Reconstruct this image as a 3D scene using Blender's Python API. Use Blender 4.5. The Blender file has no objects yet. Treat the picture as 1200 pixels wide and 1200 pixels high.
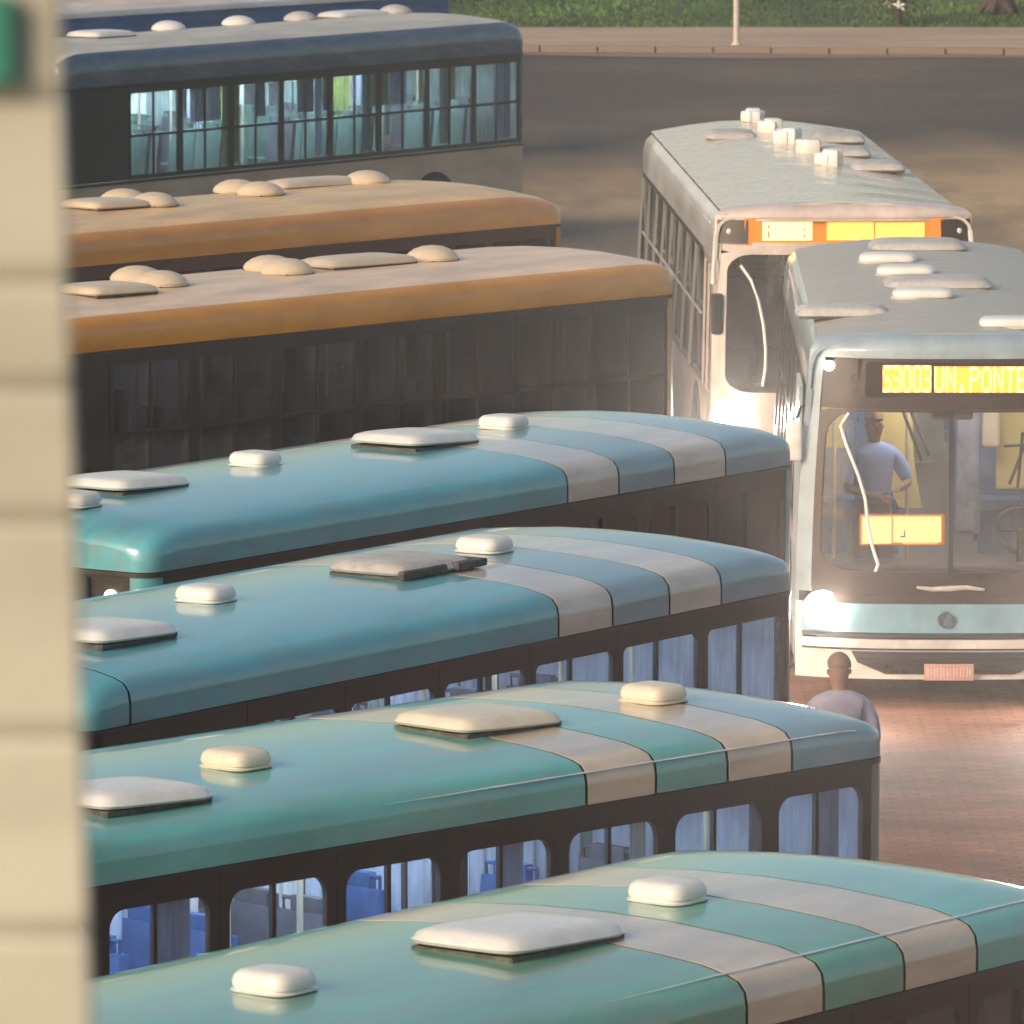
import bpy, bmesh, math, random
from math import sin, cos, pi, radians, sqrt
from mathutils import Vector, Matrix
random.seed(11)
S = bpy.context.scene
COL = S.collection

# ---------------------------------------------------------------- camera, sky, sun, exposure
cam_d = bpy.data.cameras.new('camera')
cam_d.sensor_width = 36; cam_d.lens = 270; cam_d.clip_start = .5; cam_d.clip_end = 6000
cam_d.dof.use_dof = True; cam_d.dof.focus_distance = 52; cam_d.dof.aperture_fstop = 11.5
cam = bpy.data.objects.new('camera', cam_d); COL.objects.link(cam)
cam.location = (0, 0, 9.24)
cam.rotation_euler = (radians(90 - 6.736), 0, 0)
S.camera = cam

SUN_AZ, SUN_EL = -135, 26         # sun low, behind and to the left of the camera
W_ = bpy.data.worlds.new('World'); S.world = W_; W_.use_nodes = True
nt = W_.node_tree; bgn = nt.nodes['Background']
sky = nt.nodes.new('ShaderNodeTexSky'); sky.sky_type = 'NISHITA'; sky.sun_disc = False
sky.sun_elevation = radians(SUN_EL); sky.sun_rotation = radians(SUN_AZ)
sky.air_density = 1.3; sky.dust_density = 3.0; sky.ozone_density = 1.0; sky.altitude = 900
nt.links.new(sky.outputs[0], bgn.inputs[0]); bgn.inputs[1].default_value = .075
sd = bpy.data.lights.new('sun', 'SUN'); sd.energy = 2.3; sd.angle = radians(32); sd.color = (1, .80, .60)
so = bpy.data.objects.new('sun', sd); COL.objects.link(so)
az = radians(SUN_AZ); el = radians(SUN_EL)
sdir = Vector((sin(az) * cos(el), cos(az) * cos(el), sin(el)))
so.rotation_euler = sdir.to_track_quat('Z', 'Y').to_euler(); so.location = (-20, 40, 30)
S.view_settings.view_transform = 'Standard'; S.view_settings.look = 'None'
S.view_settings.exposure = 0.78; S.view_settings.gamma = 1
S.render.engine = 'CYCLES'
S.render.resolution_x = S.render.resolution_y = 1024

# ---------------------------------------------------------------- materials
MATS = {}
def _new(name):
    m = bpy.data.materials.new(name); m.use_nodes = True
    n = m.node_tree; b = n.nodes['Principled BSDF']
    return m, n, b
def mat(name, col, rough=.5, metal=0, coat=0, dirt=0, dirtcol=(.30, .25, .19), dscale=2.0, var=.06, bump=0, bscale=40, emit=None, estr=0, streak=None, spec=.5):
    if name in MATS: return MATS[name]
    m, n, b = _new(name)
    tc = n.nodes.new('ShaderNodeTexCoord')
    mp = n.nodes.new('ShaderNodeMapping'); n.links.new(tc.outputs['Object'], mp.inputs[0])
    if streak: mp.inputs['Scale'].default_value = streak
    nz = n.nodes.new('ShaderNodeTexNoise'); nz.inputs['Scale'].default_value = dscale; nz.inputs['Detail'].default_value = 8
    nz.inputs['Roughness'].default_value = .62
    n.links.new(mp.outputs[0], nz.inputs['Vector'])
    cr = n.nodes.new('ShaderNodeValToRGB')
    lo = tuple(c * (1 - var * 2.2) for c in col) + (1,); hi = tuple(min(1, c * (1 + var * 1.6)) for c in col) + (1,)
    cr.color_ramp.elements[0].position = .3; cr.color_ramp.elements[0].color = lo
    cr.color_ramp.elements[1].position = .7; cr.color_ramp.elements[1].color = hi
    n.links.new(nz.outputs[0], cr.inputs[0])
    out = cr.outputs[0]
    if dirt > 0:
        n2 = n.nodes.new('ShaderNodeTexNoise'); n2.inputs['Scale'].default_value = dscale * 1.7; n2.inputs['Detail'].default_value = 9
        n2.inputs['Roughness'].default_value = .7
        n.links.new(mp.outputs[0], n2.inputs['Vector'])
        r2 = n.nodes.new('ShaderNodeMapRange'); r2.inputs[1].default_value = .42; r2.inputs[2].default_value = .75
        r2.inputs[4].default_value = dirt
        n.links.new(n2.outputs[0], r2.inputs[0])
        mx = n.nodes.new('ShaderNodeMixRGB'); mx.inputs[2].default_value = dirtcol + (1,)
        n.links.new(r2.outputs[0], mx.inputs[0]); n.links.new(out, mx.inputs[1]); out = mx.outputs[0]
    n.links.new(out, b.inputs['Base Color'])
    rr = n.nodes.new('ShaderNodeMapRange'); rr.inputs[3].default_value = max(.03, rough * .72); rr.inputs[4].default_value = min(1, rough * 1.3)
    n.links.new(nz.outputs[0], rr.inputs[0]); n.links.new(rr.outputs[0], b.inputs['Roughness'])
    b.inputs['Metallic'].default_value = metal
    b.inputs['Specular IOR Level'].default_value = spec
    if coat: b.inputs['Coat Weight'].default_value = coat; b.inputs['Coat Roughness'].default_value = .05
    if bump:
        n3 = n.nodes.new('ShaderNodeTexNoise'); n3.inputs['Scale'].default_value = bscale; n3.inputs['Detail'].default_value = 6
        n.links.new(tc.outputs['Object'], n3.inputs['Vector'])
        bp = n.nodes.new('ShaderNodeBump'); bp.inputs['Strength'].default_value = bump; bp.inputs['Distance'].default_value = .02
        n.links.new(n3.outputs[0], bp.inputs['Height']); n.links.new(bp.outputs[0], b.inputs['Normal'])
    if emit: b.inputs['Emission Color'].default_value = emit + (1,); b.inputs['Emission Strength'].default_value = estr
    MATS[name] = m; return m
def glass(name, tint, gloss=1.0, film=.22):
    if name in MATS: return MATS[name]
    m = bpy.data.materials.new(name); m.use_nodes = True; n = m.node_tree
    n.nodes.remove(n.nodes['Principled BSDF']); o = n.nodes['Material Output']
    t = n.nodes.new('ShaderNodeBsdfTransparent'); t.inputs[0].default_value = tint + (1,)
    g = n.nodes.new('ShaderNodeBsdfGlossy'); g.inputs['Roughness'].default_value = .06
    tc = n.nodes.new('ShaderNodeTexCoord')
    nz = n.nodes.new('ShaderNodeTexNoise'); nz.inputs['Scale'].default_value = 3.5; nz.inputs['Detail'].default_value = 3
    n.links.new(tc.outputs['Object'], nz.inputs['Vector'])
    bp = n.nodes.new('ShaderNodeBump'); bp.inputs['Strength'].default_value = .25; bp.inputs['Distance'].default_value = .02
    n.links.new(nz.outputs[0], bp.inputs['Height']); n.links.new(bp.outputs[0], g.inputs['Normal'])
    f = n.nodes.new('ShaderNodeLayerWeight'); f.inputs[0].default_value = .5      # Schlick, same from both faces of the pane
    pw = n.nodes.new('ShaderNodeMath'); pw.operation = 'POWER'; pw.inputs[1].default_value = 5; n.links.new(f.outputs['Facing'], pw.inputs[0])
    mu = n.nodes.new('ShaderNodeMath'); mu.operation = 'MULTIPLY_ADD'; mu.inputs[1].default_value = .9 * gloss; mu.inputs[2].default_value = .045 * gloss
    n.links.new(pw.outputs[0], mu.inputs[0])
    d = n.nodes.new('ShaderNodeBsdfDiffuse'); d.inputs[0].default_value = (.45, .42, .38, 1)     # road film
    md = n.nodes.new('ShaderNodeMixShader')
    n4 = n.nodes.new('ShaderNodeTexNoise'); n4.inputs['Scale'].default_value = 9; n4.inputs['Detail'].default_value = 8
    mp = n.nodes.new('ShaderNodeMapping'); mp.inputs['Scale'].default_value = (1, 1, .25)
    n.links.new(tc.outputs['Object'], mp.inputs[0]); n.links.new(mp.outputs[0], n4.inputs['Vector'])
    mr = n.nodes.new('ShaderNodeMapRange'); mr.inputs[1].default_value = .35; mr.inputs[2].default_value = .8; mr.inputs[3].default_value = .02; mr.inputs[4].default_value = film
    n.links.new(n4.outputs[0], mr.inputs[0]); n.links.new(mr.outputs[0], md.inputs[0])
    n.links.new(t.outputs[0], md.inputs[1]); n.links.new(d.outputs[0], md.inputs[2])
    mx = n.nodes.new('ShaderNodeMixShader'); n.links.new(mu.outputs[0], mx.inputs[0])
    n.links.new(md.outputs[0], mx.inputs[1]); n.links.new(g.outputs[0], mx.inputs[2])
    n.links.new(mx.outputs[0], o.inputs[0]); MATS[name] = m; return m
def emis(name, col, s):
    if name in MATS: return MATS[name]
    m, n, b = _new(name)
    b.inputs['Base Color'].default_value = tuple(min(.8, c) for c in col) + (1,)
    b.inputs['Emission Color'].default_value = col + (1,); b.inputs['Emission Strength'].default_value = s
    MATS[name] = m; return m

paint = lambda name, c, **k: mat(name, c, **{**dict(rough=.32, coat=.7, dirt=.45, dscale=2.0, var=.12, streak=(.5, 1.6, 1.6), bump=.02, bscale=3), **k})
M_teal = paint('teal roof paint', (.10, .37, .40))
M_teal2 = paint('green teal roof paint', (.125, .40, .35))
M_tealG = paint('green roof paint', (.12, .345, .235))
M_cream = paint('cream stripe paint', (.56, .46, .33))
M_creamW = paint('pale stripe paint', (.54, .49, .41))
M_blueg = paint('blue grey stripe paint', (.17, .31, .35))
M_orange = paint('ochre roof edge paint', (.62, .26, .012), dirt=.08)
M_rust = paint('brown orange roof edge paint', (.58, .25, .035), dirt=.12)
M_beige = paint('beige roof paint', (.72, .53, .36), rough=.45, coat=.1, dirt=.25)
M_tan = paint('tan roof paint', (.70, .46, .21), rough=.45, coat=.1, dirt=.25)
M_navy = paint('slate blue edge paint', (.035, .075, .12))
M_blue = paint('deep blue edge paint', (.018, .11, .30))
M_greyroof = paint('pale grey roof paint', (.50, .46, .38), rough=.5, coat=.1, dirt=.3)
M_pinkroof = paint('off white roof paint', (.66, .54, .42), rough=.5, coat=.1, dirt=.2)
M_glint = mat('polished white moulding', (.86, .87, .86), .2, coat=1)
M_whiteP = paint('white body paint', (.66, .62, .57), dirt=.2)
M_pinkP = paint('warm white body paint', (.62, .50, .43), dirt=.2)
M_steelP = paint('pale blue grey body paint', (.30, .37, .40), dirt=.15)
M_skyP = paint('sky blue stripe paint', (.20, .38, .46), dirt=.12)
M_yelP = paint('yellow cream body paint', (.60, .45, .20), dirt=.2)
M_greenb = paint('dull green body paint', (.12, .20, .16), dirt=.3)
M_beigeb = paint('beige body paint', (.42, .34, .25), dirt=.3)
M_dark = mat('dark window surround', (.030, .025, .022), .38, coat=.2, var=.12, dirt=.25, dirtcol=(.10, .08, .06), dscale=3)
M_darkg = mat('dark green window surround', (.012, .018, .020), .35, coat=.2, var=.12, dirt=.15, dirtcol=(.06, .06, .05), dscale=3)
M_brownf = mat('brown window surround', (.075, .035, .025), .45, var=.12)
M_mask = mat('brown tinted front mask', (.040, .019, .014), .3, coat=.2, var=.12)
M_rub = mat('black rubber', (.015, .015, .016), .7)
M_seam = mat('seam sealant', (.02, .022, .026), .6)
M_tyre = mat('tyre rubber', (.02, .02, .02), .85, bump=.3)
M_steel = mat('painted steel rim', (.35, .34, .33), .45, metal=.6)
M_chrome = mat('bright metal', (.6, .6, .6), .22, metal=1)
M_white = mat('white plastic', (.74, .72, .66), .32, coat=.3, dirt=.3, dirtcol=(.42, .34, .22), dscale=5)
M_vcream = mat('cream plastic', (.66, .52, .36), .4, coat=.1, dirt=.35, dirtcol=(.34, .25, .14), dscale=5)
M_ivory = mat('ivory plastic', (.72, .63, .47), .38, coat=.2, dirt=.3, dirtcol=(.40, .30, .18), dscale=5)
M_vgrey = mat('grey weathered plastic', (.5, .47, .42), .5, dirt=.5, dirtcol=(.16, .13, .10), dscale=8)
M_grime = mat('grimy black edge', (.05, .045, .035), .8, dirt=.5, dscale=14)
M_floor = mat('bus floor vinyl', (.10, .10, .11), .6)
M_ceil = mat('bus ceiling panel', (.46, .48, .5), .6)
M_inwall = mat('bus inner wall panel', (.34, .37, .42), .5)
M_seatB = mat('blue seat fabric', (.045, .13, .32), .7, var=.15, dscale=8)
M_seatG = mat('grey seat fabric', (.12, .13, .15), .7, var=.15, dscale=8)
M_seatN = mat('green seat fabric', (.10, .19, .16), .7, var=.15, dscale=8)
M_pole = mat('cream hand pole', (.62, .56, .40), .3, coat=.3)
M_poleY = mat('yellow hand pole', (.75, .55, .12), .3, coat=.3)
M_part = mat('yellow partition panel', (.72, .60, .24), .5)
M_sheen = mat('pale blue curtain cloth', (.50, .56, .66), .9, var=.1, dscale=6, streak=(6, 6, .4))
M_sheenG = mat('grey green curtain cloth', (.26, .33, .30), .9, var=.22, dscale=6, streak=(8, 8, .5))
M_sheenL = mat('yellow green curtain cloth', (.30, .36, .10), .9, var=.15, dscale=6)
M_sheenW = mat('pale curtain cloth', (.62, .64, .62), .9, var=.15, dscale=6, streak=(6, 6, .4))
G_clear = glass('clear window glass', (.80, .86, .92))
G_tint = glass('smoked window glass', (.40, .40, .42), 1.2)
G_shield = glass('windshield glass', (.84, .82, .82), .8, .07)
G_lens = glass('headlight lens glass', (.95, .95, .95))
E_head = emis('headlight lamp glow', (1, .93, .84), 90)
E_mark = emis('marker lamp glow', (1, .97, .92), 7)
E_led = emis('amber display pixels', (1, .40, .07), 1.05)
E_ledw = emis('bright amber display pixels', (1, .56, .22), 1.25)
E_ledo = emis('amber glow between pixels', (1, .34, .035), .95)
E_halo = emis('amber display background', (1, .24, .010), .09)  # halo around the lit letters, put into a faintly glowing board
E_tube = emis('cold tube lamp', (.74, .85, 1), 22)
E_fill7 = emis('bright cold tube lamp', (.78, .92, 1), 42)  # added fill that brightens the slate blue bus windows
E_fill5 = emis('dim tube lamp', (.9, .88, .95), 5)  # added fill for glints in the ochre bus windows
E_tubeW = emis('warm tube lamp', (1, .90, .78), 10)

# ---------------------------------------------------------------- mesh helpers
class MB:
    def __init__(s): s.v = []; s.f = []
    def add(s, vs, fs):
        o = len(s.v); s.v += [tuple(v) for v in vs]; s.f += [tuple(i + o for i in f) for f in fs]; return s
    def box(s, c, d, rz=0, m=None):
        hx, hy, hz = d[0] / 2, d[1] / 2, d[2] / 2; R = Matrix.Rotation(rz, 3, 'Z') if m is None else m
        vs = [R @ Vector((a * hx, b * hy, e * hz)) + Vector(c) for a in (-1, 1) for b in (-1, 1) for e in (-1, 1)]
        return s.add(vs, [(0, 1, 3, 2), (4, 6, 7, 5), (0, 4, 5, 1), (2, 3, 7, 6), (0, 2, 6, 4), (1, 5, 7, 3)])
    def tube(s, pts, r, n=8, cap=True):
        pts = [Vector(p) for p in pts]; rs = r if isinstance(r, (list, tuple)) else [r] * len(pts); o = []
        for i, p in enumerate(pts):
            t = (pts[min(i + 1, len(pts) - 1)] - pts[max(i - 1, 0)]).normalized()
            a = t.cross(Vector((0, 0, 1)) if abs(t.z) < .9 else Vector((1, 0, 0))).normalized(); b = t.cross(a)
            o.append([p + (a * cos(2 * pi * k / n) + b * sin(2 * pi * k / n)) * rs[i] for k in range(n)])
        vs = [v for r_ in o for v in r_]; fs = []
        for i in range(len(pts) - 1):
            for k in range(n): fs.append((i * n + k, i * n + (k + 1) % n, (i + 1) * n + (k + 1) % n, (i + 1) * n + k))
        if cap: fs += [tuple(range(n)), tuple((len(pts) - 1) * n + k for k in reversed(range(n)))]
        return s.add(vs, fs)
    def lathe(s, prof, c=(0, 0, 0), n=20, axis='Z', sx=1, sy=1):
        vs = []
        for (r, h) in prof:
            for k in range(n):
                x, y = r * cos(2 * pi * k / n) * sx, r * sin(2 * pi * k / n) * sy
                p = (x, y, h) if axis == 'Z' else ((h, x, y) if axis == 'X' else (x, h, y))
                vs.append((p[0] + c[0], p[1] + c[1], p[2] + c[2]))
        fs = []
        for i in range(len(prof) - 1):
            for k in range(n): fs.append((i * n + k, i * n + (k + 1) % n, (i + 1) * n + (k + 1) % n, (i + 1) * n + k))
        fs += [tuple(range(n)), tuple((len(prof) - 1) * n + k for k in reversed(range(n)))]
        return s.add(vs, fs)
    def grid(s, P, nu, nv):
        vs = [P(i / nu, j / nv) for i in range(nu + 1) for j in range(nv + 1)]
        return s.add(vs, [(i * (nv + 1) + j, i * (nv + 1) + j + 1, (i + 1) * (nv + 1) + j + 1, (i + 1) * (nv + 1) + j) for i in range(nu) for j in range(nv)])
    def mesh(s, name, m, smooth=False, bevel=0, solid=0, seg=2):
        me = bpy.data.meshes.new(name); me.from_pydata(s.v, [], s.f)
        bm = bmesh.new(); bm.from_mesh(me)
        bmesh.ops.remove_doubles(bm, verts=bm.verts, dist=1e-5)
        bmesh.ops.recalc_face_normals(bm, faces=bm.faces)
        if solid:
            bmesh.ops.solidify(bm, geom=list(bm.faces), thickness=solid)
            bmesh.ops.recalc_face_normals(bm, faces=bm.faces)
        if bevel:
            es = [e for e in bm.edges if len(e.link_faces) == 2 and e.calc_face_angle(0) > .5]
            bmesh.ops.bevel(bm, geom=es, offset=bevel, segments=seg, affect='EDGES', profile=.5, clamp_overlap=True)
        bm.to_mesh(me); bm.free()
        if smooth:
            for p in me.polygons: p.use_smooth = True
            me.set_sharp_from_angle(angle=radians(38))
        me.materials.append(m); return me
    def build(s, name, m, parent=None, loc=(0, 0, 0), rot=(0, 0, 0), **k):
        return put(name, s.mesh(name, m, **k), parent, loc, rot)
def put(name, me, parent=None, loc=(0, 0, 0), rot=(0, 0, 0), scale=(1, 1, 1)):
    o = bpy.data.objects.new(name, me); COL.objects.link(o); o.location = loc; o.rotation_euler = rot; o.scale = scale
    if parent: o.parent = parent
    return o
def tag(o, label=None, cat=None, group=None, kind=None):
    if label: o['label'] = label
    if cat: o['category'] = cat
    if group: o['group'] = group
    if kind: o['kind'] = kind
    return o
def thing(name, loc, rz, label, cat, group=None):
    o = bpy.data.objects.new(name, None); COL.objects.link(o); o.location = loc; o.rotation_euler = (0, 0, rz)
    return tag(o, label, cat, group)
def rrect(x0, x1, z0, z1, r, n=5):
    pts = []
    for cx, cz, a0 in ((x1 - r, z1 - r, 0), (x0 + r, z1 - r, pi / 2), (x0 + r, z0 + r, pi), (x1 - r, z0 + r, 3 * pi / 2)):
        for k in range(n + 1):
            a = a0 + pi / 2 * k / n; pts.append((cx + r * cos(a), cz + r * sin(a)))
    return pts
def plate_hole(w, h, m, r, th, mt=None):
    """window frame in local XZ (origin bottom centre), outer w*h, rounded hole inset by m=(l,r,b,t)"""
    inner = rrect(-w / 2 + m[0], w / 2 - m[1], m[2], h - m[3], r)
    outer = rrect(-w / 2, w / 2, 0, h, .0005)
    n = len(inner); mb = MB(); vs = []
    for y in (-th / 2, th / 2):
        vs += [(p[0], y, p[1]) for p in outer] + [(p[0], y, p[1]) for p in inner]
    fs = []
    for k in range(n):
        j = (k + 1) % n
        fs += [(k, j, n + j, n + k), (2 * n + k, 3 * n + k, 3 * n + j, 2 * n + j), (n + k, n + j, 3 * n + j, 3 * n + k), (k, 2 * n + k, 2 * n + j, j)]
    return mb.add(vs, fs)

# ---------------------------------------------------------------- generic parked bus
def roof_shape(P):
    L, W, zb, ch, cr = P['L'], P['W'], P['zb'], P['cove'], P['crown']
    prof = [(0, 0), (0, .45 * ch), (.012, .72 * ch), (.05, .9 * ch), (.12, ch), (.26, ch + .35 * cr), (.5, ch + .62 * cr), (.85, ch + .9 * cr), (W / 2, ch + cr)]
    side = [(-(W / 2) + a, z) for a, z in prof]
    full = side + [(-y, z) for y, z in side[-2::-1]]
    rr, D = P.get('r', .16), P.get('drop', .55)
    def pt(x, j, off=0):
        d = min(x + L / 2, L / 2 - x); y, z = full[j]
        k = 1.0
        if d < rr: k = (W / 2 - rr + sqrt(max(0, rr * rr - (rr - d) ** 2))) / (W / 2)
        hf = 1.0
        if d < D:
            q = 1 - d / D; lo = P.get('endh', .55); hf = lo + (1 - lo) * sqrt(max(0, 1 - q * q))
        s_ = 1 - off / (W / 2)
        return (x, y * k * s_, zb + z * hf - (off if z > 0 else 0))
    return pt, len(full)
def strip(pt, nj, xs, name, m, parent, off=0, j0=0, j1=None, rim=.003, lab=None):
    j1 = nj - 1 if j1 is None else j1
    mb = MB(); n = j1 - j0
    mb.grid(lambda a, b: pt(xs[int(round(a * (len(xs) - 1)))], j0 + int(round(b * n)), off), len(xs) - 1, n)
    for e in (0, -1):        # turned-down rims close the panel's ends
        X = xs[e]; q = X
        mb.grid(lambda a, b: (q, *pt(q, j0 + int(round(b * n)), off + a * rim)[1:]), 1, n)
    o = mb.build(name, m, parent, smooth=True)
    if lab: o['label'] = lab
    return o
def wheel(parent, x, y, meshes={}):
    if not meshes:
        meshes['t'] = MB().lathe([(.30, -.13), (.46, -.13), (.50, -.09), (.50, .09), (.46, .13), (.30, .13)], axis='Y', n=28).mesh('tyre', M_tyre, smooth=True)
        mb = MB().lathe([(.30, -.10), (.27, -.02), (.12, 0), (.12, .06), (.08, .07), (.02, .07)], axis='Y', n=24)
        for k in range(8): mb.tube([(.2 * cos(k * pi / 4), 0, .2 * sin(k * pi / 4)), (.2 * cos(k * pi / 4), .03, .2 * sin(k * pi / 4))], .018, 6)
        meshes['r'] = mb.mesh('rim', M_steel, smooth=True)
        meshes['a'] = MB().lathe([(.585, -.006), (.585, .006)], axis='Y', n=28).mesh('wheel_arch', M_rub)
    s = -1 if y < 0 else 1
    w = put('wheel', meshes['t'], parent, (x, y - s * .10, .5), (0, 0, 0 if s > 0 else pi))
    put('rim', meshes['r'], w, (0, .04, 0))
    put('wheel_arch', meshes['a'], parent, (x, y + s * .004, .56))
def vent_mesh(kind):
    if kind == 'pill':      # shallow rounded box fan cover
        mb = MB(); prof = [(.205, 0), (.208, .008), (.186, .012), (.182, .02), (.196, .026), (.20, .05), (.19, .085), (.165, .108), (.10, .118), (.02, .12)]
        vs = []; n = 32
        for r, h in prof:
            for k in range(n):
                a = 2 * pi * k / n; c, s_ = cos(a), sin(a); e = .5
                vs.append((math.copysign(abs(c) ** e, c) * r, math.copysign(abs(s_) ** e, s_) * r * 1.1, h))
        fs = [(i * n + k, i * n + (k + 1) % n, (i + 1) * n + (k + 1) % n, (i + 1) * n + k) for i in range(len(prof) - 1) for k in range(n)]
        fs += [tuple(range(n)), tuple((len(prof) - 1) * n + k for k in reversed(range(n)))]
        return mb.add(vs, fs)
    return MB().lathe([(.27, 0), (.275, .03), (.25, .07), (.19, .115), (.11, .145), (.03, .155)], n=24)
def hatch(parent, x, y, z, m, w=.62, l=.78, lift=.05, rz=0, black=False):
    """raised emergency hatch: dark curb, domed lid, lid turned up at one side"""
    o = MB().box((0, 0, .008), (l * .95, w * .95, .034)).build('roof_hatch', M_grime, parent, (x, y, z), (0, 0, rz), bevel=.008)
    mb = MB()
    def P(a, b):
        u, v = a * 2 - 1, b * 2 - 1
        hh = .030 * (1 - u ** 4) * (1 - v ** 4) + .035 * (1 - max(abs(u), abs(v)) ** 16)
        return (u * l / 2 * (1 - .07 * v ** 6), v * w / 2 * (1 - .07 * u ** 6), .012 + hh + lift * .6 * (1 - a))
    mb.grid(P, 22, 18)
    k = mb.mesh('hatch_lid', m, smooth=True, solid=-.022)
    put('hatch_lid', k, o)
    hm_ = shared('hinge', lambda: MB().box((0, 0, 0), (.05, .09, .022)).tube([(-.02, -.05, .012), (-.02, .05, .012)], .009, 6).mesh('hinge', M_vgrey, bevel=.003))
    for q in (-.28, .28): put('hinge', hm_, o, (l / 2 * .93, q * w, .035))
    if black:
        MB().box((.30, -.1, .04), (.34, .5, .05)).box((-.2, -.30, .04), (.5, .05, .05)).build('torn_seal', M_grime, o, bevel=.01)
    return o
SHARE = {}
def shared(key, fn):
    if key not in SHARE: SHARE[key] = fn()
    return SHARE[key]
def seat_mesh(m):
    mb = MB(); mb.box((0, 0, .45), (.42, .44, .09)); mb.box((-.20, 0, .80), (.08, .44, .66), m=Matrix.Rotation(radians(-8), 3, 'Y'))
    mb.box((-.24, 0, 1.16), (.06, .26, .12)); mb.box((.02, 0, .21), (.06, .3, .42))
    mb.tube([(-.23, .2, 1.1), (-.23, .2, 1.2), (-.23, -.2, 1.2), (-.23, -.2, 1.1)], .014, 6)
    return mb.mesh('seat', m, bevel=.02, smooth=True)
def window(parent, key, xc, y, w, h, sill, fm, gm, marg, r, style, flip=0):
    me = shared(('wf', key), lambda: plate_hole(w - .004, h, marg, r, .035).mesh('window', fm, bevel=0))
    o = put('window', me, parent, (xc, y, sill), (0, 0, pi if flip else 0))
    x0, x1, z0, z1 = -w / 2 + marg[0], w / 2 - marg[1], marg[2], h - marg[3]
    e = .006
    def pane(a, b, c, d, yy):
        k = shared(('pn', key, round(b - a, 3), round(d - c, 3)), lambda: MB().box((0, 0, 0), (b - a, .006, d - c)).mesh('pane', gm))
        put('pane', k, o, ((a + b) / 2, yy, (c + d) / 2))
    def bar(a, b, c, d, nm='mullion', m=None, yy=0):
        k = shared(('br', key, nm, round(b - a, 3), round(d - c, 3)), lambda: MB().box((0, 0, 0), (b - a, .03, d - c)).mesh(nm, m or fm, bevel=.003))
        put(nm, k, o, ((a + b) / 2, yy, (c + d) / 2))
    xm = (x0 + x1) / 2; zm = z0 + (z1 - z0) * .48
    if style == 4:
        for a, b in ((x0, xm), (xm, x1)):
            for c, d in ((z0, zm), (zm, z1)): pane(a - e, b + e, c - e, d + e, .004 if b < x1 else -.004)
        bar(x0, x1, zm - .02, zm + .02); bar(xm - .013, xm + .013, z0, z1, yy=.006)
    elif style == 2:
        xq = x0 + (x1 - x0) * .46
        pane(x0 - e, xq + .02, z0 - e, z1 + e, .007); pane(xq - .02, x1 + e, z0 - e, z1 + e, -.007)
        bar(xq - .014, xq + .014, z0, z1)
    else:
        pane(x0 - e, x1 + e, z0 - e, z1 + e, 0)
    return o
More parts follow.
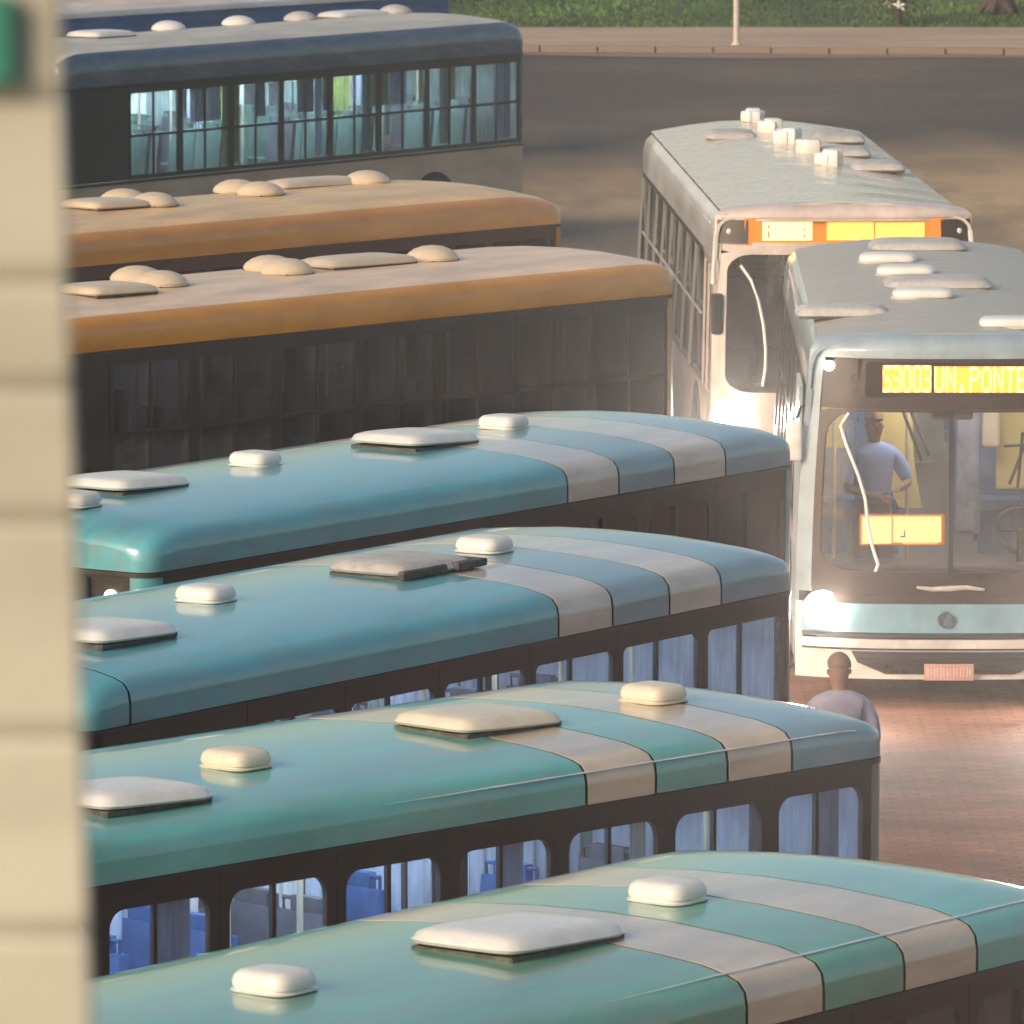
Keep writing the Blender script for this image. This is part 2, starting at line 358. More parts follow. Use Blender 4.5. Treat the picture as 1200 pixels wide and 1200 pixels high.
def parked_bus(P):
    L, W, zb = P['L'], P['W'], P['zb']; r = P.get('r', .16)
    b = thing('parked_bus', P['loc'], P['rz'], P['label'], 'bus', P.get('group'))
    pt, nj = roof_shape(P)
    # roof in painted panels with recessed seams
    fine = lambda a, c: sorted(set([a, c] + [x for x in [(-L / 2) + t for t in (0, .01, .03, .06, .1, .16, .24, .35, .45, .55)] + [L / 2 - t for t in (0, .01, .03, .06, .1, .16, .24, .35, .45, .55)] + [i * .7 for i in range(-10, 11)] if a < x < c]))
    cuts = P['cuts']; ends = [-L / 2] + cuts + [L / 2]
    for i, m in enumerate(P['mats']):
        a, c = ends[i] + (.012 if i else 0), ends[i + 1] - (.012 if i < len(P['mats']) - 1 else 0)
        if isinstance(m, tuple):      # edge band, roof skin, edge band as separate panels
            k = P.get('split', 4)
            strip(pt, nj, fine(a, c), 'roof_edge', m[0], b, j0=0, j1=k, lab=P.get('edgelab'))
            strip(pt, nj, fine(a, c), 'roof_panel', m[1], b, j0=k, j1=nj - 1 - k)
            strip(pt, nj, fine(a, c), 'roof_edge', m[0], b, j0=nj - 1 - k, lab=P.get('edgelab'))
        else:
            strip(pt, nj, fine(a, c), 'roof_panel', m, b, lab=P.get('plabs', {}).get(i))
    lin = MB(); xs = fine(-L / 2 + .02, L / 2 - .02)
    lin.grid(lambda a, c: pt(xs[int(round(a * (len(xs) - 1)))], int(round(c * (nj - 1))), .012), len(xs) - 1, nj - 1)
    lin.build('roof_liner', M_seam, b, smooth=True)
    for e in (-1, 1):                 # end caps under the roof
        cap = [pt(e * L / 2, j) for j in range(nj)]
        MB().add([(e * (L / 2 - .001), y, z) for _, y, z in cap], [tuple(range(nj))]).build('roof_end', P['mats'][-1 if e > 0 else 0] if not isinstance(P['mats'][0], tuple) else P['mats'][0][0], b)
    for (xa, xb, j, rad) in P.get('gutter', []):  # added white strips stand in for highlights along the roof edge
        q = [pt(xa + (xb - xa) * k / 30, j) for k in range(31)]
        MB().tube([(a, c - .004 + .002 * sin(k * 1.3), d + .006) for k, (a, c, d) in enumerate(q)], [rad * (.8 + .2 * sin(k * 2.1)) * min(1, (k + 1) / 8) for k in range(31)], 6).build('rain_gutter', M_glint, b, smooth=True)
    # drip rail, body lower half, skirt line
    sill, z0 = P['sill'], .32
    def outline(w2, l2, rr, n=6):
        o = []
        for cx, cy, a0 in ((l2 - rr, w2 - rr, 0), (-l2 + rr, w2 - rr, pi / 2), (-l2 + rr, -w2 + rr, pi), (l2 - rr, -w2 + rr, 3 * pi / 2)):
            for k in range(n + 1): o.append((cx + rr * cos(a0 + pi / 2 * k / n), cy + rr * sin(a0 + pi / 2 * k / n)))
        return o
    def wallring(za, zz, name, m, w2=W / 2, l2=L / 2, rr=r, th=.04):
        o1, o2 = outline(w2, l2, rr), outline(w2 - th, l2 - th, max(.02, rr - th)); n = len(o1); vs = []
        for z in (za, zz): vs += [(x, y, z) for x, y in o1] + [(x, y, z) for x, y in o2]
        fs = []
        for k in range(n):
            j = (k + 1) % n
            fs += [(k, j, 2 * n + j, 2 * n + k), (n + k, 3 * n + k, 3 * n + j, n + j), (k, n + k, n + j, j), (2 * n + k, 2 * n + j, 3 * n + j, 3 * n + k)]
        return MB().add(vs, fs).build(name, m, b, smooth=True)
    wallring(z0, sill - .004, 'lower_body', P['body'])
    wallring(sill - .05, sill - .012, 'trim_rail', P.get('trim', M_dark), W / 2 + .012, L / 2 + .012, r + .012)
    wallring(zb - .035, zb - .004, 'drip_rail', P.get('frame', M_dark), W / 2 + .008, L / 2 + .008, r + .008)
    MB().box((0, 0, .85), (L - .1, W - .1, .06)).build('floor', M_floor, b)
    MB().box((0, 0, zb - .02), (L - .12, W - .12, .02)).build('ceiling', M_ceil, b)
    # windows, pillars, corner posts
    H_ = zb - sill; n = P['nwin']; w = P['pitch']; xr = L / 2 - r - .01
    for side in (-1, 1):
        for i in range(n):
            window(b, P['key'], xr - w * (i + .5), side * (W / 2 - .02), w, H_ - .036, sill, P['frame'], P['glass'], P['marg'], P['wr'], P['style'])
        xl = xr - n * w
        if xl > -L / 2 + r + .1:
            a, c = -L / 2 + r, xl
            MB().box(((a + c) / 2, side * (W / 2 - .02), sill + H_ / 2 - .018), (c - a - .004, .035, H_ - .036)).build('side_panel', P.get('sidem', P['frame']), b, bevel=.004)
        for e in (-1, 1):
            q = []
            for k in range(7):
                a = pi / 2 * k / 6; q.append((e * (L / 2 - r + r * sin(a)), side * (W / 2 - r + r * cos(a))))
            q2 = []
            for k in range(7):
                a = pi / 2 * k / 6; q2.append((e * (L / 2 - r + (r - .05) * sin(a)), side * (W / 2 - r + (r - .05) * cos(a))))
            ring = q + q2[::-1]; nn = len(ring)
            MB().add([(x, y, sill) for x, y in ring] + [(x, y, zb - .035) for x, y in ring],
                     [tuple(range(nn)), tuple(nn + k for k in range(nn))] + [(k, (k + 1) % nn, nn + (k + 1) % nn, nn + k) for k in range(nn)]).build('corner_post', P['post'], b, smooth=True)
    for e in (-1, 1):                 # end walls with their windscreens
        mw = W - 2 * r
        fr = plate_hole(mw, H_ - .036, (.06, .06, .10, .30 if e < 0 else .16), .12, .035).build('windscreen_frame', M_dark, b, (e * (L / 2 - .02), 0, sill), (0, 0, pi / 2))
        MB().box((0, 0, (H_) / 2), (mw - .1, .008, H_ - .3)).build('pane', G_tint, fr)
    if P.get('marker'):
        for s_ in (-1, 1):
            MB().lathe([(.035, 0), (.05, .012), (.05, .03), (.02, .045)], n=16, axis='X').build('marker_lamp', E_mark, b, (-L / 2 + .015, s_ * .93, zb - .18), (0, 0, pi))
        MB().box((0, 0, 0), (.05, 1.5, .2)).build('sign_box', M_rub, b, (-L / 2 - .02, 0, zb - .15), bevel=.01)
    # interior
    sm = shared(('seat', P['seat'].name), lambda: seat_mesh(P['seat']))
    k = 0; x = L / 2 - .75
    while x > -L / 2 + 1.6:
        for y in (-.95, -.50, .50, .95):
            if (k * 7 + int(y * 10)) % 9 and (k * 5 + int(y * 20)) % 4: put('seat', sm if k % 3 else shared(('seat', 'alt'), lambda: seat_mesh(M_seatG)), b, (x, y, .88), (0, 0, pi))
        if k % 2 == 0:
            pm = shared(('pole', P.get('pole', M_pole).name), lambda: MB().tube([(0, 0, .88), (0, 0, 1.8), (0, 0, zb - .03)], .018, 8).mesh('hand_pole', P.get('pole', M_pole), smooth=True))
            for y in (-.28, .28): put('hand_pole', pm, b, (x + .2, y, 0))
        k += 1; x -= P.get('seatgap', .82)
    for y in (-.28, .28):
        MB().tube([(-L / 2 + 1, y, zb - .22), (L / 2 - .4, y, zb - .22)], .016, 8).build('grab_rail', P.get('pole', M_pole), b, smooth=True)
    if P.get('tube'):  # in the ochre and slate blue buses only an added fill
        for y in (-.6, .6):
            MB().box((0, 0, 0), (L - 1.6, .07, .03)).build('ceiling_lamp', P['tube'], b, (0, y, zb - .045), bevel=.006)
    if P.get('allcurt'):
        rs = random.Random(P['key']); xx = -L / 2 + .5; P['curtains'] = []
        while xx < L / 2 - .2:
            w_ = rs.uniform(*P['cw']); P['curtains'].append((xx, min(L / 2 - .1, xx + w_), rs.choice(P['allcurt']))); xx += w_ + (rs.uniform(.05, .4) if rs.random() < P.get('cgap', .3) else .01)
        MB().box((L / 2 - .06, 0, sill + .5), (.02, W - .3, zb - sill)).build('rear_lining', P['allcurt'][0], b)
    for (xa, xb, cm) in P.get('curtains', []):  # added sheets that put window brightness and reflection streaks into colour
        mb = MB(); nn = max(6, int((xb - xa) * 26))
        mb.grid(lambda a, c: (xa + (xb - xa) * a, .018 * sin(a * nn * 1.9) * (1 - .4 * c), sill + .1 + c * (H_ - .16)), nn * 3, 3)
        mb.build('curtain', cm, b, (0, W / 2 - .07, 0), smooth=True, solid=.006)
    if P.get('nearc'):  # added near-side sheets imitating streaky reflections on the panes
        rs = random.Random(P['key'] + 'n'); xx = -L / 2 + .6; prob, wmin, wmax, ms = P['nearc']
        while xx < L / 2 - .4:
            w_ = rs.uniform(wmin, wmax)
            if rs.random() < prob:
                za = sill + .08 + (0 if rs.random() < .55 else .48 * (zb - sill)); zc_ = zb - .1
                mb = MB(); nn = max(3, int(w_ * 26))
                mb.grid(lambda a, c: (xx + w_ * a, .014 * sin(a * nn * 1.9), za + c * (zc_ - za)), nn * 2, 2)
                mb.build('curtain', rs.choice(ms), b, (0, -W / 2 + .08, 0), smooth=True, solid=.005)
            xx += w_ + .02
    for wx in (-L / 2 + 2.0, L / 2 - 2.3):
        for s_ in (-1, 1): wheel(b, wx, s_ * (W / 2))
    MB().box((0, 0, .6), (L - .5, W - .7, .5)).build('chassis', M_rub, b, bevel=.03)
    # roof furniture
    def topz(x, y):
        X = max(-L / 2, min(L / 2, x)); best = None
        for j in range(nj - 1):
            p, q = pt(X, j), pt(X, j + 1)
            if p[1] <= y <= q[1]: t = (y - p[1]) / max(1e-6, q[1] - p[1]); best = p[2] + (q[2] - p[2]) * t
        return best if best is not None else zb
    for (d, c, kind, m) in P.get('vents', []):
        x, y = L / 2 - d + .24, -W / 2 + c + .10
        vm = shared(('vent', kind, m.name), lambda: vent_mesh(kind).mesh('roof_vent', m, smooth=True))
        tilt = 0
        put('roof_vent', vm, b, (x, y, topz(x, y) + .002), (0, 0, random.uniform(-.06, .06)), (.76, .76, .85) if kind == 'pill' else (.9, .9, .85))
        k2 = shared(('vbase', kind), lambda: MB().box((0, 0, 0), (.235, .235, .012) if kind == 'pill' else (.36, .36, .012)).mesh('vent_base', M_seam, bevel=.003))
        put('vent_base', k2, b, (x, y, topz(x, y)))
    for (d, c, m, l, w_, lift, blk) in P.get('hatches', []):
        x, y = L / 2 - d + .30, -W / 2 + c + .10
        hatch(b, x, y, topz(x, y) - .01, m, w_, l, lift, 0, blk)
    return b

def place(C, th, L, W, endoff=0):
    """C: near side roof edge at the far right end; th: heading of that end (deg)"""
    t = radians(th); u = Vector((cos(t), sin(t))); n = Vector((-u.y, u.x))
    c = Vector(C) + u * (endoff + .12) - u * (L / 2) + n * (W / 2)
    return (c.x, c.y, 0), t
def cutsof(L, ds, off=0): return [L / 2 - off - .12 - d for d in sorted(ds, reverse=True)]
GT = 'teal buses parked side by side'
pill, dome = 'pill', 'dome'
base = dict(W=2.5, zb=2.75, cove=.25, crown=.09, sill=1.62, frame=M_dark, glass=G_clear, style=2, wr=.10, body=M_whiteP, post=M_greenb)

# 1: nearest, cut by the bottom of the picture
L = 11.0; off = .55; loc, rz = place((2.47, 36.53), 53.1, L, 2.5, off)
parked_bus({**base, 'L': L, 'loc': loc, 'rz': rz, 'key': 'a', 'label': 'green and cream striped bus roof nearest the camera, cut by the bottom edge', 'group': None,
    'cuts': cutsof(L, [2.32, 1.70, 1.03, .41], off), 'mats': [M_tealG, M_cream, M_tealG, M_cream, M_teal2], 'plabs': {1: 'cream stripe', 3: 'cream stripe'},
    'vents': [(4.62 + off, 1.12, pill, M_white), (1.61 + off, 1.12, pill, M_white)], 'hatches': [(3.02 + off, 1.0, M_white, .92, .62, .05, False)],
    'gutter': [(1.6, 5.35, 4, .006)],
    'marg': (.07, .07, .12, .10), 'pitch': .98, 'nwin': 9, 'seat': M_seatB, 'rpost': .1})
# 2
L = 10.6; loc, rz = place((1.99, 43.01), 46.5, L, 2.4, .12)
parked_bus({**base, 'L': L, 'loc': loc, 'rz': rz, 'key': 'b', 'label': 'teal bus with cream stripes and bright rounded side windows, second row from the bottom', 'W': 2.4,
    'cuts': cutsof(L, [2.26, 1.70, 1.11, .57], .16), 'mats': [M_teal2, M_cream, M_teal2, M_cream, M_blueg], 'plabs': {1: 'cream stripe', 3: 'cream stripe'},
    'vents': [(4.52, .85, pill, M_ivory), (1.15, .90, pill, M_ivory)], 'hatches': [(2.60, .95, M_ivory, .80, .6, .04, False), (5.75, .5, M_white, .8, .6, .04, False)],
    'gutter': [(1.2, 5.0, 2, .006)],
    'nearc': (.14, .1, .3, [M_sheen, M_sheenW, M_sheen]),
    'marg': (.07, .07, .10, .11), 'pitch': .86, 'nwin': 11, 'seat': M_seatB, 'tube': E_tube, 'cove': .24, 'crown': .07,
    'allcurt': [M_sheen, M_sheen, M_sheenW, M_sheenW], 'cw': (.25, .8)})
# 3
L = 7.9; loc, rz = place((1.84, 50.51), 56.4, L, 2.5)
parked_bus({**base, 'L': L, 'loc': loc, 'rz': rz, 'key': 'c', 'label': 'blue teal bus whose roof hatch has a torn blackened seal, third row from the bottom',
    'cuts': cutsof(L, [7.35, 2.79, 2.16, 1.48, .85]), 'mats': [M_teal, M_teal, M_creamW, M_blueg, M_creamW, M_blueg], 'plabs': {2: 'pale stripe', 4: 'pale stripe'},
    'vents': [(5.16, 1.2, pill, M_white), (2.13, 1.15, pill, M_white)], 'hatches': [(3.29, 1.05, M_vgrey, .85, .6, .03, True), (6.9, .75, M_white, .8, .6, .04, False)],
    'marg': (.06, .06, .10, .12), 'pitch': 1.02, 'nwin': 6, 'wr': .05, 'seat': M_seatG, 'tube': E_tube, 'cove': .27, 'marker': True,
    'allcurt': [M_sheen, M_sheen, M_sheenG], 'cw': (.4, 1.0), 'post': M_mask})
# 4
L = 8.15; loc, rz = place((2.11, 57.99), 55.4, L, 2.5)
parked_bus({**base, 'L': L, 'loc': loc, 'rz': rz, 'key': 'd', 'label': 'blue teal bus with a white lamp lit on its left end, below the ochre bus',
    'cuts': cutsof(L, [3.0, 2.33, 1.59, .89]), 'mats': [M_teal, M_creamW, M_blueg, M_creamW, M_blueg], 'plabs': {1: 'pale stripe', 3: 'pale stripe'},
    'vents': [(5.22, 1.35, pill, M_white), (2.16, 1.3, pill, M_white), (7.92, .9, pill, M_white)], 'hatches': [(3.51, 1.2, M_white, .85, .62, .06, False), (6.96, 1.25, M_white, .8, .6, .05, False)],
    'marg': (.08, .08, .10, .12), 'pitch': .98, 'nwin': 7, 'frame': M_dark, 'glass': G_tint, 'seat': M_seatG, 'cove': .27, 'marker': True, 'post': M_teal})
# 5 ochre
L = 8.3; loc, rz = place((1.51, 72.53), 47.6, L, 2.5)
parked_bus({**base, 'L': L, 'loc': loc, 'rz': rz, 'key': 'e', 'label': 'ochre edged bus with pale roof and long dark window band, above the teal roofs', 'group': None,
    'cuts': [], 'mats': [(M_orange, M_beige)], 'edgelab': 'ochre roof edge', 'split': 4,
    'vents': [(5.80, 1.6, dome, M_vcream), (6.09, 1.0, dome, M_vcream), (4.41, 1.05, dome, M_vcream), (4.22, 1.45, dome, M_vcream), (2.45, 1.05, dome, M_vcream)],
    'hatches': [(7.0, .85, M_vcream, .8, .6, .02, False), (3.42, 1.15, M_vcream, 1.2, .5, .02, False)],
    'marg': (.05, .05, .08, .10), 'pitch': 1.06, 'nwin': 7, 'wr': .02, 'frame': M_dark, 'glass': G_tint, 'style': 4, 'seat': M_seatG, 'allcurt': [M_seatG, M_sheenG, M_inwall, M_seatG], 'cw': (.2, 1.1), 'cgap': .5, 'nearc': (.22, .05, .5, [M_sheenG, M_sheen, M_seatG]), 'tube': E_fill5, 'sill': 1.35, 'body': M_yelP, 'post': M_yelP, 'cove': .30, 'crown': .10, 'endh': .75})
# 6 tan
L = 8.6; loc, rz = place((.50, 80.92), 48.4, L, 2.5)
parked_bus({**base, 'L': L, 'loc': loc, 'rz': rz, 'key': 'f', 'label': 'tan roofed bus with brown orange side band catching a glow, behind the ochre edged bus',
    'cuts': [], 'mats': [(M_rust, M_tan)], 'edgelab': 'brown orange roof edge', 'split': 4,
    'vents': [(5.04, 1.75, dome, M_vcream), (5.41, .95, dome, M_vcream), (3.2, 1.9, dome, M_vcream), (3.68, 1.1, dome, M_vcream), (1.73, 1.4, dome, M_vcream)],
    'hatches': [(6.03, 1.1, M_vcream, .8, .6, .02, False), (2.4, 1.6, M_vcream, 1.3, .4, .02, False)],
    'marg': (.05, .05, .08, .10), 'pitch': 1.06, 'nwin': 7, 'wr': .02, 'frame': M_brownf, 'glass': G_tint, 'style': 4, 'seat': M_seatG, 'body': M_yelP, 'post': M_rust, 'cove': .32, 'crown': .12, 'drop': 1.1, 'endh': .45})
# 7 slate blue
L = 10.75; loc, rz = place((.15, 112.04), 54.3, L, 2.6)
parked_bus({**base, 'L': L, 'loc': loc, 'rz': rz, 'key': 'g', 'label': 'slate blue bus with a grid of dark framed windows, behind the tan roofed bus', 'W': 2.6,
    'cuts': [], 'mats': [(M_navy, M_greyroof)], 'edgelab': 'slate blue roof edge', 'split': 4,
    'vents': [(6.27, 1.8, dome, M_white), (4.66, 1.8, dome, M_white), (3.20, 1.8, dome, M_vgrey), (.9, 1.8, dome, M_vgrey)],
    'hatches': [(8.47, 1.3, M_white, .9, .6, .02, False), (1.85, 1.9, M_white, 1.2, .5, .02, False)],
    'marg': (.055, .055, .06, .09), 'pitch': 1.145, 'nwin': 8, 'wr': .02, 'frame': M_darkg, 'glass': G_clear, 'style': 4, 'seat': M_seatN, 'sill': 1.45, 'body': M_beigeb, 'post': M_navy, 'cove': .46, 'crown': .1, 'tube': E_fill7, 'nearc': (.5, .08, .42, [M_sheenG, M_sheenG, M_sheen, M_sheenW, M_seatN, M_sheenL]),
    'allcurt': [M_sheenG, M_sheenG, M_sheenW, M_sheen, M_sheenL, M_seatG], 'cw': (.12, .55)})
# 8 deep blue
L = 12.0; loc, rz = place((-1.06, 128.6), 51.0, L, 2.6)
parked_bus({**base, 'L': L, 'loc': loc, 'rz': rz, 'key': 'h', 'label': 'off white roofed bus with deep blue side, farthest in the parked row', 'W': 2.6,
    'cuts': [], 'mats': [(M_whiteP, M_pinkroof)], 'split': 4, 'sidem': M_blue,
    'vents': [], 'hatches': [(6.6, .9, M_grime, .3, .3, .01, False), (8.3, 1.2, M_grime, .3, .3, .01, False)],
    'marg': (.05, .05, .30, .2), 'pitch': 1.1, 'nwin': 0, 'wr': .02, 'frame': M_blue, 'glass': G_tint, 'style': 1, 'seat': M_seatN, 'body': M_blue, 'post': M_blue, 'cove': .12, 'crown': .1})

# ---------------------------------------------------------------- buses facing the camera
def front_map(L, W, lean, bow, ztop):
    def hw(z): return W / 2 - (.13 if W < 2.65 else .05) * max(0, (z - 1.0) / 2.1) ** 1.6
    def F(u, z, off=0):
        s = abs(u)
        x = L / 2 - bow * s ** 3.2 - lean * max(0, (z - 1.0) / 2.0) ** 1.5 + off
        return (x, u * hw(z) * 1.0 + (0 if s < .97 else 0), z)
    return F, hw
def fpatch(F, us, zs, name, m, parent, off=0, nu=16, nz=6, solid=.02):
    mb = MB(); mb.grid(lambda a, b: F(us[0] + (us[1] - us[0]) * a, zs[0] + (zs[1] - zs[0]) * b, off), nu, nz)
    return mb.build(name, m, parent, smooth=True, solid=solid)
def fring(F, outer, inner, name, m, parent, off=0, solid=.03, K=4):
    n = len(outer); mb = MB(); vs = []
    for k in range(K + 1):
        t = k / K
        for i in range(n):
            u = outer[i][0] * (1 - t) + inner[i][0] * t; z = outer[i][1] * (1 - t) + inner[i][1] * t
            vs.append(F(u, z, off))
    fs = [(k * n + i, k * n + (i + 1) % n, (k + 1) * n + (i + 1) % n, (k + 1) * n + i) for k in range(K) for i in range(n)]
    return mb.add(vs, fs).build(name, m, parent, smooth=True, solid=solid)
def dense(p, k=6):
    o = []
    for i in range(len(p)):
        a, b = p[i], p[(i + 1) % len(p)]
        d = math.hypot(b[0] - a[0], b[1] - a[1]); n = max(1, int(d / .08)) if k else 1
        for q in range(n): o.append((a[0] + (b[0] - a[0]) * q / n, a[1] + (b[1] - a[1]) * q / n))
    return o
def radial(loop, outer_box):
    """outer points on a box for each inner point"""
    x0, x1, z0, z1 = outer_box; cx, cz = (x0 + x1) / 2, (z0 + z1) / 2; o = []
    for (x, z) in loop:
        dx, dz = x - cx, z - cz; t = min(((x1 - x0) / 2) / max(1e-6, abs(dx)), ((z1 - z0) / 2) / max(1e-6, abs(dz)))
        o.append((cx + dx * t, cz + dz * t))
    return o
def fpoly(F, loop, name, m, parent, off=0, solid=.02, rings=5):
    cx = sum(p[0] for p in loop) / len(loop); cz = sum(p[1] for p in loop) / len(loop)
    n = len(loop); vs = []
    for k in range(rings):
        t = 1 - k / rings
        vs += [F(cx + (p[0] - cx) * t, cz + (p[1] - cz) * t, off) for p in loop]
    vs.append(F(cx, cz, off)); fs = [(k * n + i, k * n + (i + 1) % n, (k + 1) * n + (i + 1) % n, (k + 1) * n + i) for k in range(rings - 1) for i in range(n)]
    fs += [((rings - 1) * n + i, (rings - 1) * n + (i + 1) % n, rings * n) for i in range(n)]
    return MB().add(vs, fs).build(name, m, parent, smooth=True, solid=solid)
def headlight(parent, F, u, z, watts=260, R_=.125):
    p = F(u, z, .0)
    h = MB().lathe([(.02, -.10), (R_ * .7, -.07), (R_ * 1.1, 0), (R_ * 1.3, .03), (R_ * 1.35, .012), (R_ * 1.2, -.08)], n=24, axis='X').build('headlight', M_chrome, parent, (p[0] + .01, p[1], p[2]), smooth=True)
    MB().lathe([(R_ * .9, .0), (R_ * 1.12, .02), (R_ * .95, .06), (R_ * .3, .085)], n=24, axis='X').build('lamp', E_head, h, smooth=True)
    return p
FONT = {k: v.split() for k, v in {
 'S': '01111 10000 10000 01110 00001 00001 11110', '3': '11110 00001 00001 01110 00001 00001 11110', '0': '01110 10001 10001 10001 10001 10001 01110',
 'U': '10001 10001 10001 10001 10001 10001 01110', 'N': '10001 11001 10101 10101 10011 10001 10001', '.': '00000 00000 00000 00000 00000 01100 01100',
 'P': '11110 10001 10001 11110 10000 10000 10000', 'O': '01110 10001 10001 10001 10001 10001 01110', 'T': '11111 00100 00100 00100 00100 00100 00100',
 'E': '11111 10000 10000 11110 10000 10000 11111'}.items()}
def front_bus(P):
    L, W = P['L'], P.get('W', 2.6); zt = P.get('zt', 3.08)
    b = thing('city_bus', P['loc'], P['rz'], P['label'], 'bus')
    F, hw = front_map(L, W, P['lean'], P['bow'], zt)
    # body shell: cross-section lofted along the length
    def sec(x):
        d = max(0, x + L / 2)
        k = 1 if d > .2 else (W / 2 - .2 + sqrt(max(0, .04 - (.2 - d) ** 2))) / (W / 2)
        return k
    s0 = [(hw(z), z) for z in (.28, .6, 1.0, P['sill'])]
    s1 = [(hw(z), z) for z in (P['wtop'], 2.75, 2.86)] + [(hw(2.9) - .03, 2.96), (hw(2.9) - .09, 3.02), (.85, zt - .01), (.45, zt + .035), (0, zt + .05)]
    XF = L / 2 - P['bow'] - P['lean'] * .25
    xs = [-L / 2, -L / 2 + .05, -L / 2 + .2] + [-L / 2 + .2 + (XF + L / 2 - .2) * i / 10 for i in range(1, 11)]
    for s_ in (-1, 1):
        MB().grid(lambda a, c: (xs[int(round(a * 12))], s_ * s0[int(round(c * 3))][0] * sec(xs[int(round(a * 12))]), s0[int(round(c * 3))][1]), 12, 3).build('lower_side', P['side'], b, smooth=True, solid=.03)
    for s_ in (-1, 1):
        MB().grid(lambda a, c: (xs[int(round(a * 12))], s_ * s1[int(round(c * 5))][0] * sec(xs[int(round(a * 12))]) * (1 - .0 * c), s1[int(round(c * 5))][1]), 12, 4 + 1 - 0).build('roof_edge', P['edge'], b, smooth=True, solid=.03)
    # roof of ribbed panels across
    nr = P['ribs']; x0 = -L / 2; full = [(hw(2.9) - .09, 3.02 if zt < 3.1 else 3.06), (.85, zt - .01), (.45, zt + .035), (0, zt + .05), (-.45, zt + .035), (-.85, zt - .01), (-hw(2.9) + .09, 3.02 if zt < 3.1 else 3.06)]
    full = [(y, z + .004) for y, z in full]
    XR = L / 2 - P['bow'] * .75 - P['lean'] * 1.05
    for i in range(nr):
        a0, a1 = x0 + (XR - x0) * i / nr + .006, x0 + (XR - x0) * (i + 1) / nr - .006
        mb = MB(); mb.grid(lambda a, c: (a0 + (a1 - a0) * a, full[int(round(c * 6))][0] * (1 if i else min(1, .93 + a)), full[int(round(c * 6))][1] + .006 * sin(pi * a)), 6, 6)
        mb.build('roof_panel', P['roof'], b, smooth=True, solid=.012)
    MB().grid(lambda a, c: (x0 + .01 + (XR - x0 - .02) * a, full[int(round(c * 6))][0] * .995, full[int(round(c * 6))][1] - .022), 2, 6).build('roof_liner', M_seam, b, solid=.01)
    MB().box((-L / 2 + .03, 0, 1.6), (.04, W - .3, 2.6)).build('rear_wall', P['side'], b, bevel=.02)
    MB().box((0, 0, .95), (L - .8, W - .25, .06)).build('floor', M_floor, b)
    MB().box((-.2, 0, 2.84), (L - .9, W - .4, .02)).build('ceiling', M_ceil, b)
    MB().box((-.1, 0, .6), (L - .8, W - .6, .5)).build('chassis', M_rub, b, bevel=.03)
    for wx in (-L / 2 + 2.4, L / 2 - 2.4):
        for s_ in (-1, 1): wheel(b, wx, s_ * (W / 2))
    # side windows
    sill, wt = P['sill'], P['wtop']; n = P['nwin']; w = (XF + L / 2 - .5 - P.get('door', 1.1)) / n
    tilt = math.atan2(hw(sill) - hw(wt), wt - sill)
    for s_ in (-1, 1):
        for i in range(n):
            o = window(b, P['key'], -L / 2 + .25 + w * (i + .5), s_ * (hw(sill) - .018), w, wt - sill, sill, P['wframe'], G_tint, (.04, .04, .05, .06), .02, P.get('style', 4))
            o.rotation_euler = (s_ * tilt, 0, 0)
        q = XF - P.get('door', 1.1) - .25 + .0
        # door bay: two leaves with glass
        for k in range(2):
            dw = P.get('door', 1.1) / 2
            o = put('door_leaf', shared(('door', P['key']), lambda: plate_hole(dw - .01, wt - .36, (.06, .06, .25, .08), .03, .03).mesh('door_leaf', P['doorm'])), b, (q + dw * (k + .5), s_ * (hw(1.0) - .0), .36), (s_ * .02, 0, 0))
            put('pane', shared(('dp', P['key']), lambda: MB().box((0, 0, (wt - .36) / 2 + .08), (dw - .12, .008, wt - .75)).mesh('pane', G_tint)), o)
        # corner pillar
        MB().grid(lambda a, c: (q + P.get('door', 1.1) + .005 + a * (XF - q - P.get('door', 1.1) - .005), s_ * hw(sill - .2 + c * (wt - sill + .2)), sill - .2 + c * (wt - sill + .2)), 1, 5).build('front_pillar', P['pillar'], b, solid=.05)
    # front
    zc = P['z']   # dict of levels
    BZ = P.get('bz', 2.99)
    fpatch(F, (-1, 1), (zc['mask1'], BZ), 'front_brow', P['brow'], b, nz=4, solid=.03)
    # brow curls back into the roof
    mb = MB()
    def brow(a, c):
        u = -1 + 2 * a; p = F(u, BZ); th = c * pi / 2; rr_ = .09
        yy = p[1] * (1 - .07 * c * abs(u) ** 2)
        zz = BZ + (zt + .05 - .07 * abs(u) ** 3 - BZ) * sin(th); xx = p[0] - (.30 - .12 * abs(u) ** 3) * (1 - cos(th))
        return (xx, yy, zz)
    mb.grid(brow, 24, 6); mb.build('roof_cap', P['brow'], b, smooth=True, solid=.02)
    # sign housing: frame plus recessed box
    s = P['sign']; hole = rrect(s[0], s[1], s[2], s[3], .03); outer = radial(hole, (-.95, .95, zc['ws1'] + .03, zc['mask1'] - .01))
    hd = dense(hole); od = radial(hd, (-P['maskw'], P['maskw'], zc['ws1'] + .0, zc['mask1'] - .004))
    fring(F, od, hd, 'sign_surround', P['maskm'], b, off=-.01)
    pm = F(0, (s[2] + s[3]) / 2, -.06)
    us = lambda u: F(u, (s[2] + s[3]) / 2)[1]
    y0, y1 = us(s[0]), us(s[1])
    sg = MB().box((0, 0, 0), (.03, (y1 - y0) + .12, s[3] - s[2] + .05)).build('sign_display', M_mask if P['dimboard'] else E_halo, b, (pm[0] - .03, (y0 + y1) / 2, (s[2] + s[3]) / 2), (0, -.04, 0))
